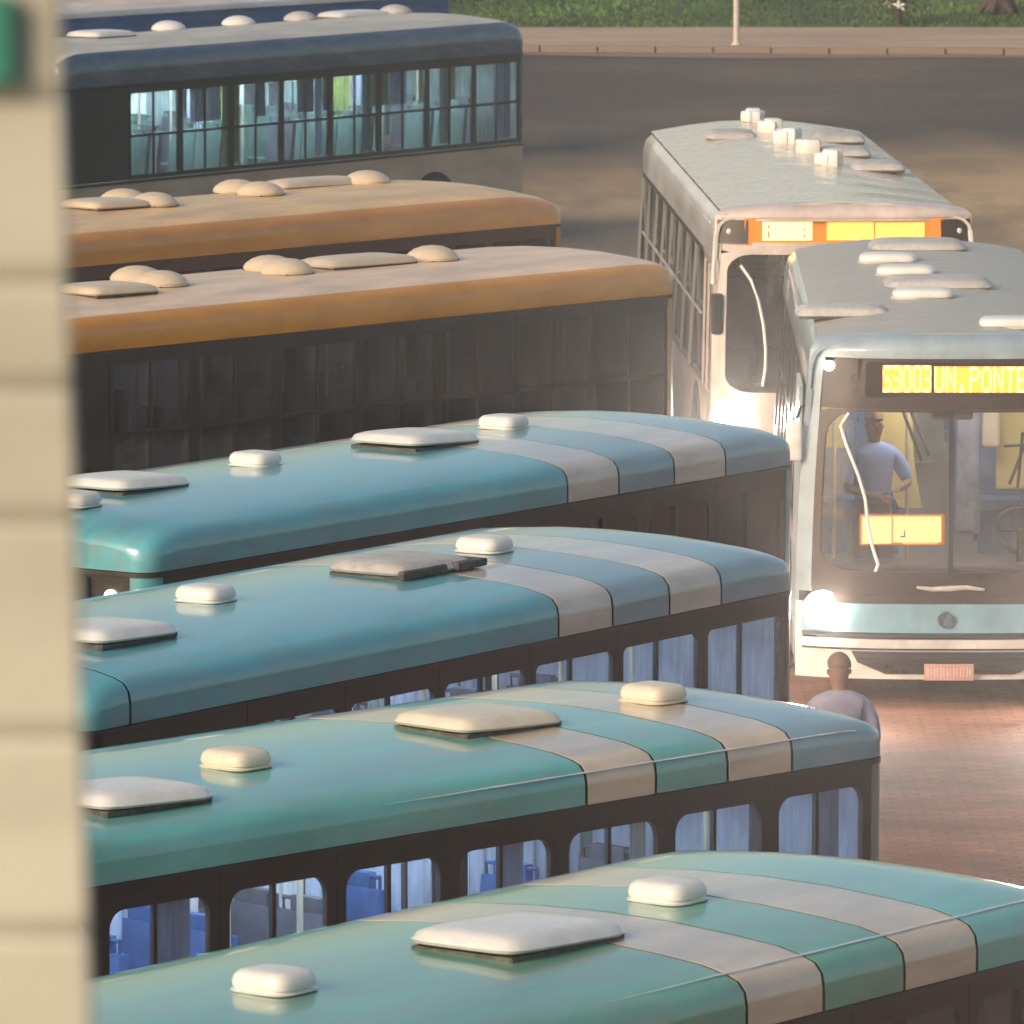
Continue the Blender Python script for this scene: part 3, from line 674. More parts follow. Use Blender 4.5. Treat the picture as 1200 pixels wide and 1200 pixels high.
    for (ya, yb, za, zb_, txt) in P.get('text', []):     # run-together LED lettering
        cw_ = (yb - ya) / (len(txt) * 6 - 1); ch_ = (zb_ - za) / 7; of = MB()
        for ci, c_ in enumerate(txt):
            g = FONT[c_]; on = MB()
            for r_ in range(7):
                for q_ in range(6 if ci < len(txt) - 1 else 5):
                    lit = q_ < 5 and g[r_][q_] == '1'
                    (on if lit else of).box((0 if lit else -.002, ya + (ci * 6 + q_ + .5) * cw_, zb_ - (r_ + .5) * ch_), (.008, cw_ * .96, ch_ * .96))
            on.build('lit_letter', E_ledw, sg, (.022, -(y0 + y1) / 2, -(s[2] + s[3]) / 2))
        of.build('glowing_ground', E_ledo, sg, (.022, -(y0 + y1) / 2, -(s[2] + s[3]) / 2))
    for (u0, u1, za, zz_, m) in P['blocks']:
        ya, yb = u0, u1
        cols = int(round((yb - ya) / .018)); mbk = MB()
        rows = max(2, int(round((zz_ - za) / .03)))
        for c in range(cols):          # LED columns of the lettering, lit so bright that they run together
            cy = ya + (c + .5) * (yb - ya) / cols
            gap = random.random() < .035
            for r_ in range(rows):
                if gap and 0 < r_ < rows - 1 and random.random() < .6: continue
                cz = za + (r_ + .5) * (zz_ - za) / rows
                mbk.box((0, cy, cz), (.008, (yb - ya) / cols * .97, (zz_ - za) / rows * .96))
        mbk.build('lit_letter_block', m, sg, (.022, -(y0 + y1) / 2, -(s[2] + s[3]) / 2))
    # windshield frame + glass
    wsh = dense(rrect(-P['wsw'], P['wsw'], zc['ws0'], zc['ws1'] - .02, P['wsr']))
    od = radial(wsh, (-P['maskw'], P['maskw'], zc['mask0'], zc['ws1']))
    fring(F, od, wsh, 'windshield_frame', P['maskm'], b, off=0.0)
    for s_ in (-1, 1):
        half = [(u, z) for u, z in wsh]
        lp = [(min(max(u * s_, .012), 9) * s_, z) for u, z in half]
        o = fpoly(F, lp, 'windshield', G_shield, b, off=-.012, solid=.008, rings=6)
    fpatch(F, (-.016, .016), (zc['ws0'], zc['ws1']), 'center_post', M_rub, b, off=.004, nu=2, nz=6, solid=.03)
    for s_ in (-1, 1):     # corner skins either side of the mask
        fpatch(F, (s_ * P['maskw'], s_ * 1.0), (.95 if zc['mask0'] < .95 else zc['mask0'], zc['mask1']), 'corner_skin', P['corner'], b, off=.004, nu=4, nz=12, solid=.03)
    for (u0, u1, za, zz_, nm, m, of) in P['bands']:
        fpatch(F, (u0, u1), (za, zz_), nm, m, b, off=of, nu=24, nz=4, solid=.03)
    for s_ in (-1, 1): headlight(b, F, s_ * P['hl'][0], P['hl'][1])
    return b, F, hw

GLOW = []
# --- right hand bus (pale blue)
LB = 10.1
A = radians(-90.8)
bx, by = 3.70, 64.30
locB = (bx - cos(A) * LB / 2, by - sin(A) * LB / 2, 0)
busB, FB, hwB = front_bus(dict(L=LB, loc=locB, rz=A, key='B', label='pale blue grey city bus with lit windshield and amber sign, cut by the right edge',
    lean=.12, bow=.26, sill=1.30, wtop=2.66, ribs=22, nwin=7, side=M_steelP, edge=M_steelP, roof=mat('grey beige ribbed roof', (.38, .35, .28), .4, dirt=.3, dscale=3), wframe=M_dark, doorm=M_steelP, pillar=M_steelP,
    brow=M_steelP, maskm=M_mask, maskw=.90, wsw=.85, wsr=.20, corner=M_steelP, dimboard=True,
    z=dict(mask1=2.93, ws1=2.50, ws0=1.13, mask0=.86), sign=(-.60, .66, 2.60, 2.90),
    blocks=[], text=[(-.575, -.165, 2.64, 2.87, 'S3003'), (-.14, .64, 2.64, 2.86, 'UN.PONTE')],
    bands=[(-.90, .90, .865, .94, 'lower_mask', M_mask, .006), (-.96, .96, .615, .86, 'blue_band', M_skyP, .01), (-.96, .96, .575, .607, 'band_gap', M_rub, -.005), (-.98, .98, .485, .56, 'bumper_lip', M_whiteP, .03), (-.98, .98, .22, .462, 'bumper', M_whiteP, .0)],
    hl=(.83, .80)))
fpatch(FB, (-1, -.96), (.22, .86), 'corner_skin', M_whiteP, busB, nu=2, nz=4); fpatch(FB, (.96, 1), (.22, .86), 'corner_skin', M_whiteP, busB, nu=2, nz=4)
# grille: dark trapezoid with slats, number plate
trap = dense([(-.64, .455), (.64, .455), (.60, .36), (.42, .265), (-.42, .265), (-.60, .36)])
fpoly(FB, trap, 'grille', M_mask, busB, off=.014, solid=.02)
for k in range(4):
    z = .30 + k * .045; h_ = .44 + .16 * min(1, (z - .27) / .12)
    fpatch(FB, (-h_, h_), (z, z + .012), 'grille_slat', M_rub, busB, off=.035, nu=16, nz=1, solid=.01)
pl = FB(0, .30, .06)
plate = MB().box((0, 0, 0), (.015, .42, .14)).build('number_plate', mat('pink beige plate', (.55, .30, .24), .5, var=.1), busB, (pl[0], -.01, .29), bevel=.004)
for k in range(7):   # characters are too blurred to read: upright strokes only
    mb = MB(); x = -.165 + k * .055
    mb.box((.010, x - .012, 0), (.006, .010, .08)); mb.box((.010, x + .012, 0.004 * (k % 2)), (.006, .009, .06 + .01 * (k % 3)))
    mb.build('plate_character', mat('plate paint pale', (.75, .55, .48), .5), plate)
em = FB(-.03, .735, .035)
ring = MB().tube([(0, .062 * cos(2 * pi * k / 24), .062 * sin(2 * pi * k / 24)) for k in range(25)], .009, 6, cap=False)
for pts in (((-.032, .050), (0, .002), (.032, .050)), ((-.052, .022), (-.022, -.052), (0, -.006), (.022, -.052), (.052, .022))):
    ring.tube([(0, a, c) for a, c in pts], .0075, 6)
ring.build('round_emblem', mat('dull metal emblem', (.09, .09, .09), .45), busB, em, smooth=True)
# second amber panel behind the windshield
z1 = 1.475; p2 = FB(-.40, z1, -.13)
sg2 = MB().box((0, 0, 0), (.03, .72, .26)).build('route_display', E_halo, busB, (p2[0], -.405, z1), (0, 0, .03), bevel=.006)
for ya, yb, za, zz_, m in ((-.34, -.09, -.115, .115, E_ledw), (-.078, .33, -.105, .115, E_ledw), (.0, .30, -.12, -.107, E_led)):
    MB().box((.02, (ya + yb) / 2, (za + zz_) / 2), (.01, yb - ya, zz_ - za)).build('lit_letter_block', m, sg2)
MB().box((.028, .02, -.03), (.006, .010, .06)).box((.028, .0, -.055), (.006, .03, .012)).build('dark_pixel_gap', M_mask, sg2)
# marker lamps, mirror, wipers, reflection curve
for s_ in (-1, 1):
    p = FB(s_ * .86, 2.86, .01)
    MB().lathe([(.03, 0), (.045, .012), (.04, .03), (.015, .04)], n=16, axis='X').build('marker_lamp', E_mark, busB, p, smooth=True)
    p = FB(s_ * .99, 2.3, -.02)
    mr = MB().tube([(p[0] - .1, p[1] * .96, 2.52), (p[0] + .06, p[1] * 1.03, 2.50), (p[0] + .08, p[1] * 1.06, 2.40)], .014, 8).build('mirror_arm', M_rub, busB, smooth=True)
    MB().box((p[0] + .08, p[1] * 1.075, 2.22), (.07, .14, .34)).build('mirror_head', M_white, mr, bevel=.03, smooth=True, seg=3)
    MB().box((p[0] + .043, p[1] * 1.075, 2.22), (.006, .11, .29)).build('mirror_glass', M_chrome, mr)
pts = [(-.86, 2.47), (-.93, 2.36), (-.88, 2.20), (-.78, 1.95), (-.72, 1.75), (-.70, 1.55), (-.66, 1.35), (-.61, 1.20), (-.64, 1.12)]  # pale curve stands in for a reflection line on the windshield
sm = []
for i in range(len(pts) - 1):
    for k in range(4): t = k / 4; sm.append((pts[i][0] * (1 - t) + pts[i + 1][0] * t, pts[i][1] * (1 - t) + pts[i + 1][1] * t))
M_wipglint = mat('pale wiper arm', (.86, .82, .76), .25, coat=.5)
MB().tube([FB(u / hwB(z), z, .03) for u, z in sm], .014, 8).build('wiper', M_wipglint, busB, smooth=True)
MB().tube([FB(u, 1.0 + .01 * math.sin(u * 20), .045) for u in (-.22, -.12, 0, .1, .22)], [.012, .02, .024, .02, .012], 8).build('wiper', M_vgrey, busB, smooth=True)
MB().tube([FB(u, 1.05 + (u - .5) * .5, .04) for u in (.5, .6, .7)], .012, 8).build('wiper', M_chrome, busB, smooth=True)
# interior seen through the windshield
XB = LB / 2
MB().box((XB - .62, 0, 1.02), (.5, 2.1, .26)).build('dashboard', mat('dark dashboard', (.06, .05, .055), .5), busB, bevel=.06, seg=3)
MB().tube([(XB - .62 + .07 * sin(0), .62 + .22 * cos(2 * pi * k / 28), 1.42 + .19 * sin(2 * pi * k / 28)) for k in range(29)], .016, 8, cap=False).tube([(XB - .62, .62, 1.12), (XB - .62, .62, 1.42)], .03, 8).tube([(XB - .62, .42, 1.42), (XB - .62, .82, 1.42)], .015, 6).build('steering_wheel', M_rub, busB, smooth=True)
part = MB()
part.grid(lambda a, c: (XB - 1.55, -.62 + a * (.36 - .16 * (1 - c) ** 1.5) + .24 * (1 - c) ** 2, 1.5 + c * .98), 8, 10)
part.build('partition', M_part, busB, smooth=True, solid=.03)
MB().box((XB - 1.5, -1.0, 2.2), (.03, .30, .36)).build('side_partition', M_part, busB, bevel=.03)
MB().box((XB - 1.9, .62, 2.0), (.03, .30, .75)).build('partition', M_part, busB, bevel=.02)
MB().box((XB - 1.7, .22, 1.85), (.10, .20, 1.2)).build('column', mat('blue grey column', (.22, .26, .38), .5, var=.2, dscale=6), busB, bevel=.04)
MB().box((XB - 1.75, .42, 2.25), (.05, .16, .5)).build('column', mat('cream column', (.66, .60, .46), .5, var=.15), busB, bevel=.03)
for y in (-.32, .05, .72, -.95):
    MB().tube([(XB - 1.3, y, .98), (XB - 1.3, y, 2.8)], .018, 8).build('hand_pole', M_pole, busB, smooth=True)
for (a, c) in (((-.42, 2.52), (-.2, 1.95)), ((-.36, 2.52), (-.14, 2.0)), ((.55, 1.75), (.72, 2.2)), ((.62, 1.72), (.66, 2.2)), ((.5, 2.08), (.85, 2.1))):
    MB().tube([(XB - 1.15, a[0], a[1]), (XB - 1.15, c[0], c[1])], .014, 6).build('strap', M_rub, busB, smooth=True)
MB().box((XB - .42, .02, 2.46), (.10, .36, .15)).build('inner_mirror', M_mask, busB, bevel=.03)
sb = shared(('seat', 'x'), lambda: seat_mesh(M_seatB))
for i in range(7):
    for y in (-.95, -.5, .5, .95): put('seat', sb, busB, (XB - 2.6 - i * .9, y, .98))
for y in (-.55, .55): MB().box((-.4, y, 2.81), (LB - 2.0, .10, .03)).build('ceiling_lamp', E_tubeW, busB, bevel=.008)
MB().box((XB - 1.0, 0, 2.79), (.5, .8, .03)).build('ceiling_lamp', E_tubeW, busB, bevel=.008)
# roof furniture
for (x, y, l, w_, m) in ((-LB / 2 + 1.1, .05, .9, .62, M_vgrey), (-LB / 2 + 5.2, .08, .95, .62, M_vgrey), (-LB / 2 + 7.6, -.85, .8, .42, M_vgrey)):
    hatch(busB, x, y, 3.11 if abs(y) < .5 else 3.07, m, l, w_, .03)
vmw = shared(('vent', 'pill', M_white.name), lambda: vent_mesh('pill').mesh('roof_vent', M_white, smooth=True))
for (x, y) in ((-LB / 2 + 2.6, -.28), (-LB / 2 + 4.0, -.16), (-LB / 2 + 6.4, -.1), (LB / 2 - 1.1, .55)):
    put('roof_vent', vmw, busB, (x, y, 3.125 - .03 * abs(y)), (0, 0, 0), (1, 1.25, .8))

# --- white bus behind
LW = 12.9; A2 = radians(-87.6)
wx_, wy_ = 3.40, 78.0
locW = (wx_ - cos(A2) * LW / 2, wy_ - sin(A2) * LW / 2, 0)
busW, FW, hwW = front_bus(dict(W=2.72, L=LW, loc=locW, rz=A2, key='W', label='white city bus with amber sign lit, behind the pale blue grey one',
    lean=.10, bow=.20, sill=1.20, wtop=2.60, ribs=9, nwin=7, door=1.2, side=M_pinkP, edge=M_whiteP, roof=mat('beige grey roof', (.64, .52, .36), .28, coat=.3, dirt=.25, dscale=2.5), wframe=M_dark, doorm=M_pinkP, pillar=M_pinkP,
    brow=M_pinkP, maskm=M_pinkP, maskw=.95, wsw=.90, wsr=.18, corner=M_pinkP, dimboard=False,
    zt=3.13, bz=3.05,
    z=dict(mask1=3.03, ws1=2.68, ws0=1.25, mask0=.9), sign=(-.73, .72, 2.78, 3.00),
    blocks=[(-.84, -.33, 2.80, 2.99, E_ledw), (-.18, .30, 2.80, 2.985, E_led), (.315, .82, 2.80, 2.98, E_led)],
    bands=[(-1, 1, .42, .90, 'front_panel', M_pinkP, .006), (-1, 1, .22, .41, 'bumper', M_pinkP, .02)], hl=(.88, 1.02), style=1))
for s_ in (-1, 1):
    p = FW(s_ * .93, 2.89, .012)
    fpatch(FW, (s_ * .75, s_ * .985), (2.77, 3.01), 'sign_end_panel', M_mask, busW, off=.014, nu=6, nz=4)
    MB().lathe([(.02, 0), (.03, .012), (.01, .025)], n=12, axis='X').build('marker_lamp', M_white, busW, (p[0] + .01, p[1] * .96, p[2]), smooth=True)
    MB().tube([FW(s_ * .985, 2.9, .02), FW(s_ * 1.0, 2.5, .02), FW(s_ * 1.0, 2.35, .02)], .03, 8).build('mirror_arm', M_whiteP, busW, smooth=True)
    MB().box((FW(s_, 2.1)[0] + .05, s_ * 1.30, 2.05), (.08, .12, .42)).build('mirror_head', M_rub, busW, bevel=.03)
pts = [(-.80, 2.55), (-.72, 2.4), (-.66, 2.2), (-.62, 1.95), (-.60, 1.7), (-.60, 1.5), (-.62, 1.32)]
MB().tube([FW(u, z, .03) for u, z in pts], .016, 8).build('wiper', M_wipglint, busW, smooth=True)
MB().tube([FW(u, z, .03) for u, z in ((-.30, 1.3), (-.22, 1.7), (-.16, 2.2))], .013, 8).build('wiper', M_wipglint, busW, smooth=True)
MB().box((LW / 2 - .6, 0, 1.12), (.5, 2.1, .3)).build('dashboard', MATS['dark dashboard'], busW, bevel=.06)
sg_ = shared(('seat', 'y'), lambda: seat_mesh(M_seatG))
for i in range(9):
    for y in (-.95, -.5, .5, .95): put('seat', sg_, busW, (LW / 2 - 2.6 - i * .95, y, .98))
for y in (-.4, .3):
    for x in (1.2, 3.0, 5.0): MB().tube([(LW / 2 - x, y, .98), (LW / 2 - x, y, 2.8)], .018, 8).build('hand_pole', M_pole, busW, smooth=True)
for i, (x, y) in enumerate(((-LW / 2 + .35, -.05), (-LW / 2 + 2.2, .05), (-LW / 2 + 3.9, .12), (-LW / 2 + 5.5, .2), (-LW / 2 + 7.4, .32))):
    mb = MB(); random.seed(40 + i)
    for k in range(4): mb.box((random.uniform(-.06, .06), random.uniform(-.08, .08), .08), (.22, .18, .17 + random.uniform(-.04, .05)), rz=random.uniform(-.6, .6))
    mb.build('roof_vent', M_white, busW, (x, y, 3.17), bevel=.03, smooth=True)
for (x, y) in ((-LW / 2 + 3.2, .75), (-LW / 2 + 5.4, .62), (-LW / 2 + 7.6, .8), (-LW / 2 + 2.6, -.45)):
    hatch(busW, x, y, 3.14, M_vgrey, .55, .7, .02)
MB().box((0, 0, 0), (LW - 2.5, .02, .02)).build('rail', M_whiteP, busW, (-.4, -hwW(1.9) - .02, 1.93))
M_wbar = mat('grey window bar', (.20, .19, .17), .5)
for k in range(8):
    MB().box((0, 0, 0), (.03, .03, 1.30)).build('window_bar', M_wbar, busW, (-LW / 2 + .3 + k * 1.36, -hwW(1.9) - .012, 1.90), (-.06, 0, 0))

# beams of the lit headlights, plus added spots that make the bloom
def beam(name, bus, F, u, z, W, size, up, col=(1, .88, .76), lat=0):
    p = F(u, z, .12); d = bpy.data.lights.new(name, 'SPOT'); d.energy = W; d.spot_size = radians(size); d.spot_blend = .9
    d.shadow_soft_size = .09; d.color = col
    o = bpy.data.objects.new(name, d); COL.objects.link(o); o.parent = bus; o.location = p
    d_ = Vector((-1, lat, -up)); o.rotation_euler = d_.to_track_quat('Z', 'Y').to_euler()
    return o
for s_ in (-1, 1):
    beam('headlight_beam', busB, FB, s_ * .83, .80, 120, 80, -.10)
    beam('headlight_beam', busW, FW, s_ * .88, 1.02, 120, 80, -.10)
    beam('headlight_high_beam', busB, FB, s_ * .83, .80, 1900, 9, .131, lat=-math.tan(-math.atan2(4.7 if s_ > 0 else 2.7, 64.3) + radians(.8)))  # added narrow spot towards the camera, makes the bloom in the haze
    beam('headlight_high_beam', busW, FW, s_ * .88, 1.02, 2300, 9, .106, lat=-math.tan(-math.atan2(4.5 if s_ > 0 else 2.3, 78) - radians(2.4)))

# ---------------------------------------------------------------- people
def skin(name, V, E, m, parent=None, sub=2):
    me = bpy.data.meshes.new(name); me.from_pydata([v[:3] for v in V], E, []); me.materials.append(m)
    o = bpy.data.objects.new(name, me); COL.objects.link(o)
    if parent: o.parent = parent
    me.skin_vertices or bpy.context.view_layer.update()
    md = o.modifiers.new('skin', 'SKIN'); md.use_smooth_shade = True
    for i, v in enumerate(V):
        r = v[3]; me.skin_vertices[0].data[i].radius = (r, v[4] if len(v) > 4 else r)
    me.skin_vertices[0].data[0].use_root = True
    s = o.modifiers.new('sub', 'SUBSURF'); s.levels = sub; s.render_levels = sub
    return o
M_skin1 = mat('tanned skin', (.34, .19, .13), .55, var=.06, dscale=9)
M_skin2 = mat('brown skin', (.20, .12, .09), .55, var=.06, dscale=9)
M_lav = mat('lavender grey shirt cloth', (.34, .31, .38), .85, var=.08, bump=.2, bscale=30)
M_lblu = mat('light blue shirt cloth', (.22, .34, .66), .85, var=.08, bump=.2, bscale=30)
M_trou = mat('dark trouser cloth', (.03, .03, .04), .9)
M_hair1 = mat('close cropped hair', (.21, .125, .085), .8)
M_shoe = mat('black shoe leather', (.02, .018, .017), .4)
def person(loc, rz, label, sk, shirt, arms, armsdown=True, seated=False, name='person', hairline=.8):
    r = thing(name, loc, rz, label, 'person')
    hip = .95; V = [(0, 0, hip, .14, .11), (0, 0, 1.12, .13, .10), (0, 0, 1.32, .155, .11), (0, 0, 1.44, .13, .09), (0, 0, 1.52, .054, .056), (0, .015, 1.58, .056, .064), (0, .02, 1.66, .092, .10), (0, .01, 1.745, .06, .072)]
    E = [(i, i + 1) for i in range(7)]
    def chain(root, pts):
        k = root
        for p in pts: V.append(p); E.append((k, len(V) - 1)); k = len(V) - 1
        return k
    for s in (-1, 1):
        if seated: chain(0, [(s * .10, .02, hip - .02, .095), (s * .13, .42, hip - .02, .075), (s * .13, .46, hip - .4, .05), (s * .13, .44, hip - .84, .04), (s * .14, .6, hip - .88, .03)])
        else: chain(0, [(s * .095, 0, .84, .095), (s * .10, .01, .5, .06), (s * .105, 0, .28, .055), (s * .11, -.02, .09, .04), (s * .12, .13, .045, .032)])
        sh = chain(3, [(s * .18, 0, 1.43, .062)])
        el, wr = arms[0 if s < 0 else 1]
        hnd = chain(sh, [(s * .20, 0, 1.38, .052), (*el, .042), (*wr, .028)])
        d = (Vector(wr) - Vector(el)).normalized(); sd_ = d.cross(Vector((0, 1, 0))).normalized() if abs(d.y) < .8 else Vector((1, 0, 0))
        pc = Vector(wr) + d * .05
        palm = chain(hnd, [(*pc, .032, .018)])
        for f, (o_, ln) in enumerate(((-.030, .068), (-.010, .078), (.010, .074), (.028, .058))):
            b0 = pc + d * .045 + sd_ * o_; b1 = b0 + d * ln * .5 + Vector((0, .010, 0)); b2 = b0 + d * ln * .9 + Vector((0, .026, 0))
            chain(palm, [(*b0, .009), (*b1, .0085), (*b2, .007)])
        t0 = pc + sd_ * -.042 + d * .0; t1 = t0 + d * .04 + sd_ * -.018 + Vector((0, .012, 0))
        chain(palm, [(*t0, .011), (*t1, .009)])
    body = skin('body', V, E, sk, r, 2)
    # shirt, trousers, shoes, hair, face
    SV = [(0, 0, hip, .165, .13), (0, 0, 1.12, .165, .13), (0, 0, 1.32, .195, .14), (0, 0, 1.44, .19, .12), (0, 0, 1.50, .135, .10), (0, .005, 1.54, .068, .07)]
    SE = [(i, i + 1) for i in range(5)]
    for s in (-1, 1):
        el, wr = arms[0 if s < 0 else 1]; k = len(SV)
        m_ = Vector(el)
        SV += [(s * .16, 0, 1.435, .085), (s * .215, 0, 1.37, .08), (*m_, .055)]; SE += [(3, k), (k, k + 1), (k + 1, k + 2)]
    skin('shirt', SV, SE, shirt, r, 2)
    TV = [(0, 0, hip + .03, .15, .12), (0, 0, hip - .06, .15, .12)]; TE = [(0, 1)]
    for s in (-1, 1):
        k = len(TV)
        if seated: TV += [(s * .10, .06, hip - .03, .105), (s * .13, .43, hip - .02, .085), (s * .13, .46, hip - .4, .068), (s * .13, .44, hip - .8, .06)]; TE += [(1, k), (k, k + 1), (k + 1, k + 2), (k + 2, k + 3)]
        else: TV += [(s * .095, 0, .78, .11), (s * .10, .01, .5, .082), (s * .105, -.01, .12, .068)]; TE += [(1, k), (k, k + 1), (k + 1, k + 2)]
    skin('trousers', TV, TE, M_trou, r, 2)
    for s in (-1, 1):
        y0, z0 = (.5, hip - .9) if seated else (.05, .045)
        MB().box((s * .12, y0, z0), (.095, .28, .085)).build('shoe', M_shoe, r, bevel=.03, smooth=True, seg=3)
    hb = MB()
    def hp(a, c):
        th = a * 2 * pi; ph = c * (pi * (.40 + .10 * (1 if sin(th) < 0 else 0)))
        return (.090 * sin(ph) * cos(th), .012 + .105 * sin(ph) * sin(th), 1.70 + .108 * cos(ph))
    hb.grid(hp, 20, 8); hb.build('hair', M_hair1, r, smooth=True)
    for s in (-1, 1):
        MB().lathe([(.004, -.012), (.02, -.006), (.022, .004), (.008, .01)], n=10, axis='X').build('ear', sk, r, (s * .080, .005, 1.665), smooth=True)
        MB().lathe([(.002, -.011), (.009, -.007), (.012, 0), (.009, .007), (.002, .011)], n=10, axis='Y').build('eye', M_shoe, r, (s * .030, .098, 1.685), smooth=True)
    MB().add([(-.014, .095, 1.64), (.014, .095, 1.64), (0, .125, 1.645), (0, .10, 1.69)], [(0, 1, 2), (0, 2, 3), (1, 3, 2), (0, 3, 1)]).build('nose', sk, r, smooth=True)
    MB().box((0, .094, 1.612), (.045, .012, .010)).build('mouth', mat('lip skin', (.25, .10, .08), .5), r, bevel=.004)
    return r
dn = [((-.26, -.02, 1.12), (-.27, .06, .88)), ((.26, -.02, 1.12), (.27, .06, .88))]
person((2.34, 54.4, 0), .12, 'close cropped person in a lavender grey shirt standing before the oncoming bus headlight', M_skin1, M_lav, dn)
dr = [((-.30, .06, 1.18), (-.12, .34, 1.16)), ((.28, .10, 1.15), (.08, .36, 1.10))]
fx = Vector((XB - 1.02, -.62, 0)); R_ = Matrix.Rotation(A, 3, 'Z'); pw = R_ @ fx + Vector(locB)
person((pw.x, pw.y, .60), pi + .25, 'person in a light blue shirt behind the windshield of the oncoming bus', M_skin2, M_lblu, dr)

# ---------------------------------------------------------------- ground, kerb, lawn
def ground_mat():
    m, n, b = _new('stained asphalt')
    tc = n.nodes.new('ShaderNodeTexCoord')
    def noise(sc, det=8, sx=(1, 1, 1), rough=.6):
        mp = n.nodes.new('ShaderNodeMapping'); mp.inputs['Scale'].default_value = sx; n.links.new(tc.outputs['Object'], mp.inputs[0])
        z = n.nodes.new('ShaderNodeTexNoise'); z.inputs['Scale'].default_value = sc; z.inputs['Detail'].default_value = det; z.inputs['Roughness'].default_value = rough
        n.links.new(mp.outputs[0], z.inputs['Vector']); return z.outputs[0]
    def ramp(src, *st):
        r = n.nodes.new('ShaderNodeValToRGB'); e = r.color_ramp.elements
        while len(e) < len(st): e.new(.5)
        for i, (p, c) in enumerate(st): e[i].position = p; e[i].color = c + (1,)
        n.links.new(src, r.inputs[0]); return r.outputs[0]
    big = ramp(noise(.09, 5), (.34, (.046, .031, .021)), (.52, (.076, .052, .034)), (.70, (.15, .10, .056)))
    fine = ramp(noise(9, 10), (.3, (.55, .55, .55)), (.7, (1.35, 1.35, 1.35)))
    mx = n.nodes.new('ShaderNodeMixRGB'); mx.blend_type = 'MULTIPLY'; mx.inputs[0].default_value = 1
    n.links.new(big, mx.inputs[1]); n.links.new(fine, mx.inputs[2])
    st = ramp(noise(.5, 6, (1, .3, 1)), (.45, (0, 0, 0)), (.75, (1, 1, 1)))
    geo = n.nodes.new('ShaderNodeVectorMath'); geo.operation = 'DISTANCE'; geo.inputs[1].default_value = (9.5, 119, 0)   # warm patch of light put into the road colour
    sc_ = n.nodes.new('ShaderNodeMapping'); n.links.new(tc.outputs['Object'], sc_.inputs[0]); n.links.new(sc_.outputs[0], geo.inputs[0])
    sc_.inputs['Scale'].default_value = (1, 1, 1)
    pa = n.nodes.new('ShaderNodeMath'); pa.operation = 'MULTIPLY_ADD'; pa.inputs[1].default_value = 14; n.links.new(noise(.35, 6, (1, .35, 1)), pa.inputs[0]); n.links.new(geo.outputs['Value'], pa.inputs[2])
    mrp = n.nodes.new('ShaderNodeMapRange'); mrp.inputs[1].default_value = 9; mrp.inputs[2].default_value = 24; mrp.inputs[3].default_value = 1.0; mrp.inputs[4].default_value = 0; n.links.new(pa.outputs[0], mrp.inputs[0])
    m9 = n.nodes.new('ShaderNodeMixRGB'); m9.inputs[2].default_value = (.50, .33, .16, 1); n.links.new(mrp.outputs[0], m9.inputs[0]); n.links.new(mx.outputs[0], m9.inputs[1]); mx = m9
    m2 = n.nodes.new('ShaderNodeMixRGB'); m2.inputs[2].default_value = (.05, .038, .03, 1)
    q = n.nodes.new('ShaderNodeMath'); q.operation = 'MULTIPLY'; q.inputs[1].default_value = .8; n.links.new(st, q.inputs[0])
    n.links.new(q.outputs[0], m2.inputs[0]); n.links.new(mx.outputs[0], m2.inputs[1])
    n.links.new(m2.outputs[0], b.inputs['Base Color']); b.inputs['Roughness'].default_value = .8
    bp = n.nodes.new('ShaderNodeBump'); bp.inputs['Strength'].default_value = .5; bp.inputs['Distance'].default_value = .02
    n.links.new(noise(30, 6), bp.inputs['Height']); n.links.new(bp.outputs[0], b.inputs['Normal'])
    return m
M_asph = ground_mat()
def sheet(name, x0, x1, y0, y1, z, m, nx=1, ny=1, kind='structure'):
    mb = MB(); mb.grid(lambda a, c: (x0 + (x1 - x0) * a, y0 + (y1 - y0) * c, z), nx, ny)
    o = mb.build(name, m); o['kind'] = kind; return o
sheet('ground', -1500, 1500, -300, 3500, -.02, M_asph)
def paver_mat():
    m, n, b = _new('reddish block paving')
    tc = n.nodes.new('ShaderNodeTexCoord'); mp = n.nodes.new('ShaderNodeMapping'); n.links.new(tc.outputs['Object'], mp.inputs[0])
    br = n.nodes.new('ShaderNodeTexBrick'); br.inputs['Scale'].default_value = 2.2; br.inputs['Color1'].default_value = (.46, .20, .11, 1); br.inputs['Color2'].default_value = (.34, .15, .085, 1)
    br.inputs['Mortar'].default_value = (.28, .13, .08, 1); br.inputs['Mortar Size'].default_value = .03
    n.links.new(mp.outputs[0], br.inputs['Vector'])
    nz = n.nodes.new('ShaderNodeTexNoise'); nz.inputs['Scale'].default_value = .8; nz.inputs['Detail'].default_value = 9; n.links.new(tc.outputs['Object'], nz.inputs['Vector'])
    r = n.nodes.new('ShaderNodeValToRGB'); r.color_ramp.elements[0].position = .35; r.color_ramp.elements[0].color = (.62, .58, .55, 1); r.color_ramp.elements[1].position = .65; r.color_ramp.elements[1].color = (1.1, 1.1, 1.1, 1)
    n.links.new(nz.outputs[0], r.inputs[0])
    mx = n.nodes.new('ShaderNodeMixRGB'); mx.blend_type = 'MULTIPLY'; mx.inputs[0].default_value = 1; n.links.new(br.outputs[0], mx.inputs[1]); n.links.new(r.outputs[0], mx.inputs[2])
    n.links.new(mx.outputs[0], b.inputs['Base Color']); b.inputs['Roughness'].default_value = .75
    bp = n.nodes.new('ShaderNodeBump'); bp.inputs['Strength'].default_value = .4; bp.inputs['Distance'].default_value = .01
    n.links.new(br.outputs['Fac'], bp.inputs['Height']); bp.invert = True; n.links.new(bp.outputs[0], b.inputs['Normal'])
    return m
sheet('pavement', -30, 40, 20, 86, -.012, paver_mat())
M_kerb = mat('kerb concrete', (.24, .18, .13), .8, dirt=.5, dirtcol=(.16, .11, .07), dscale=1.2, bump=.3)
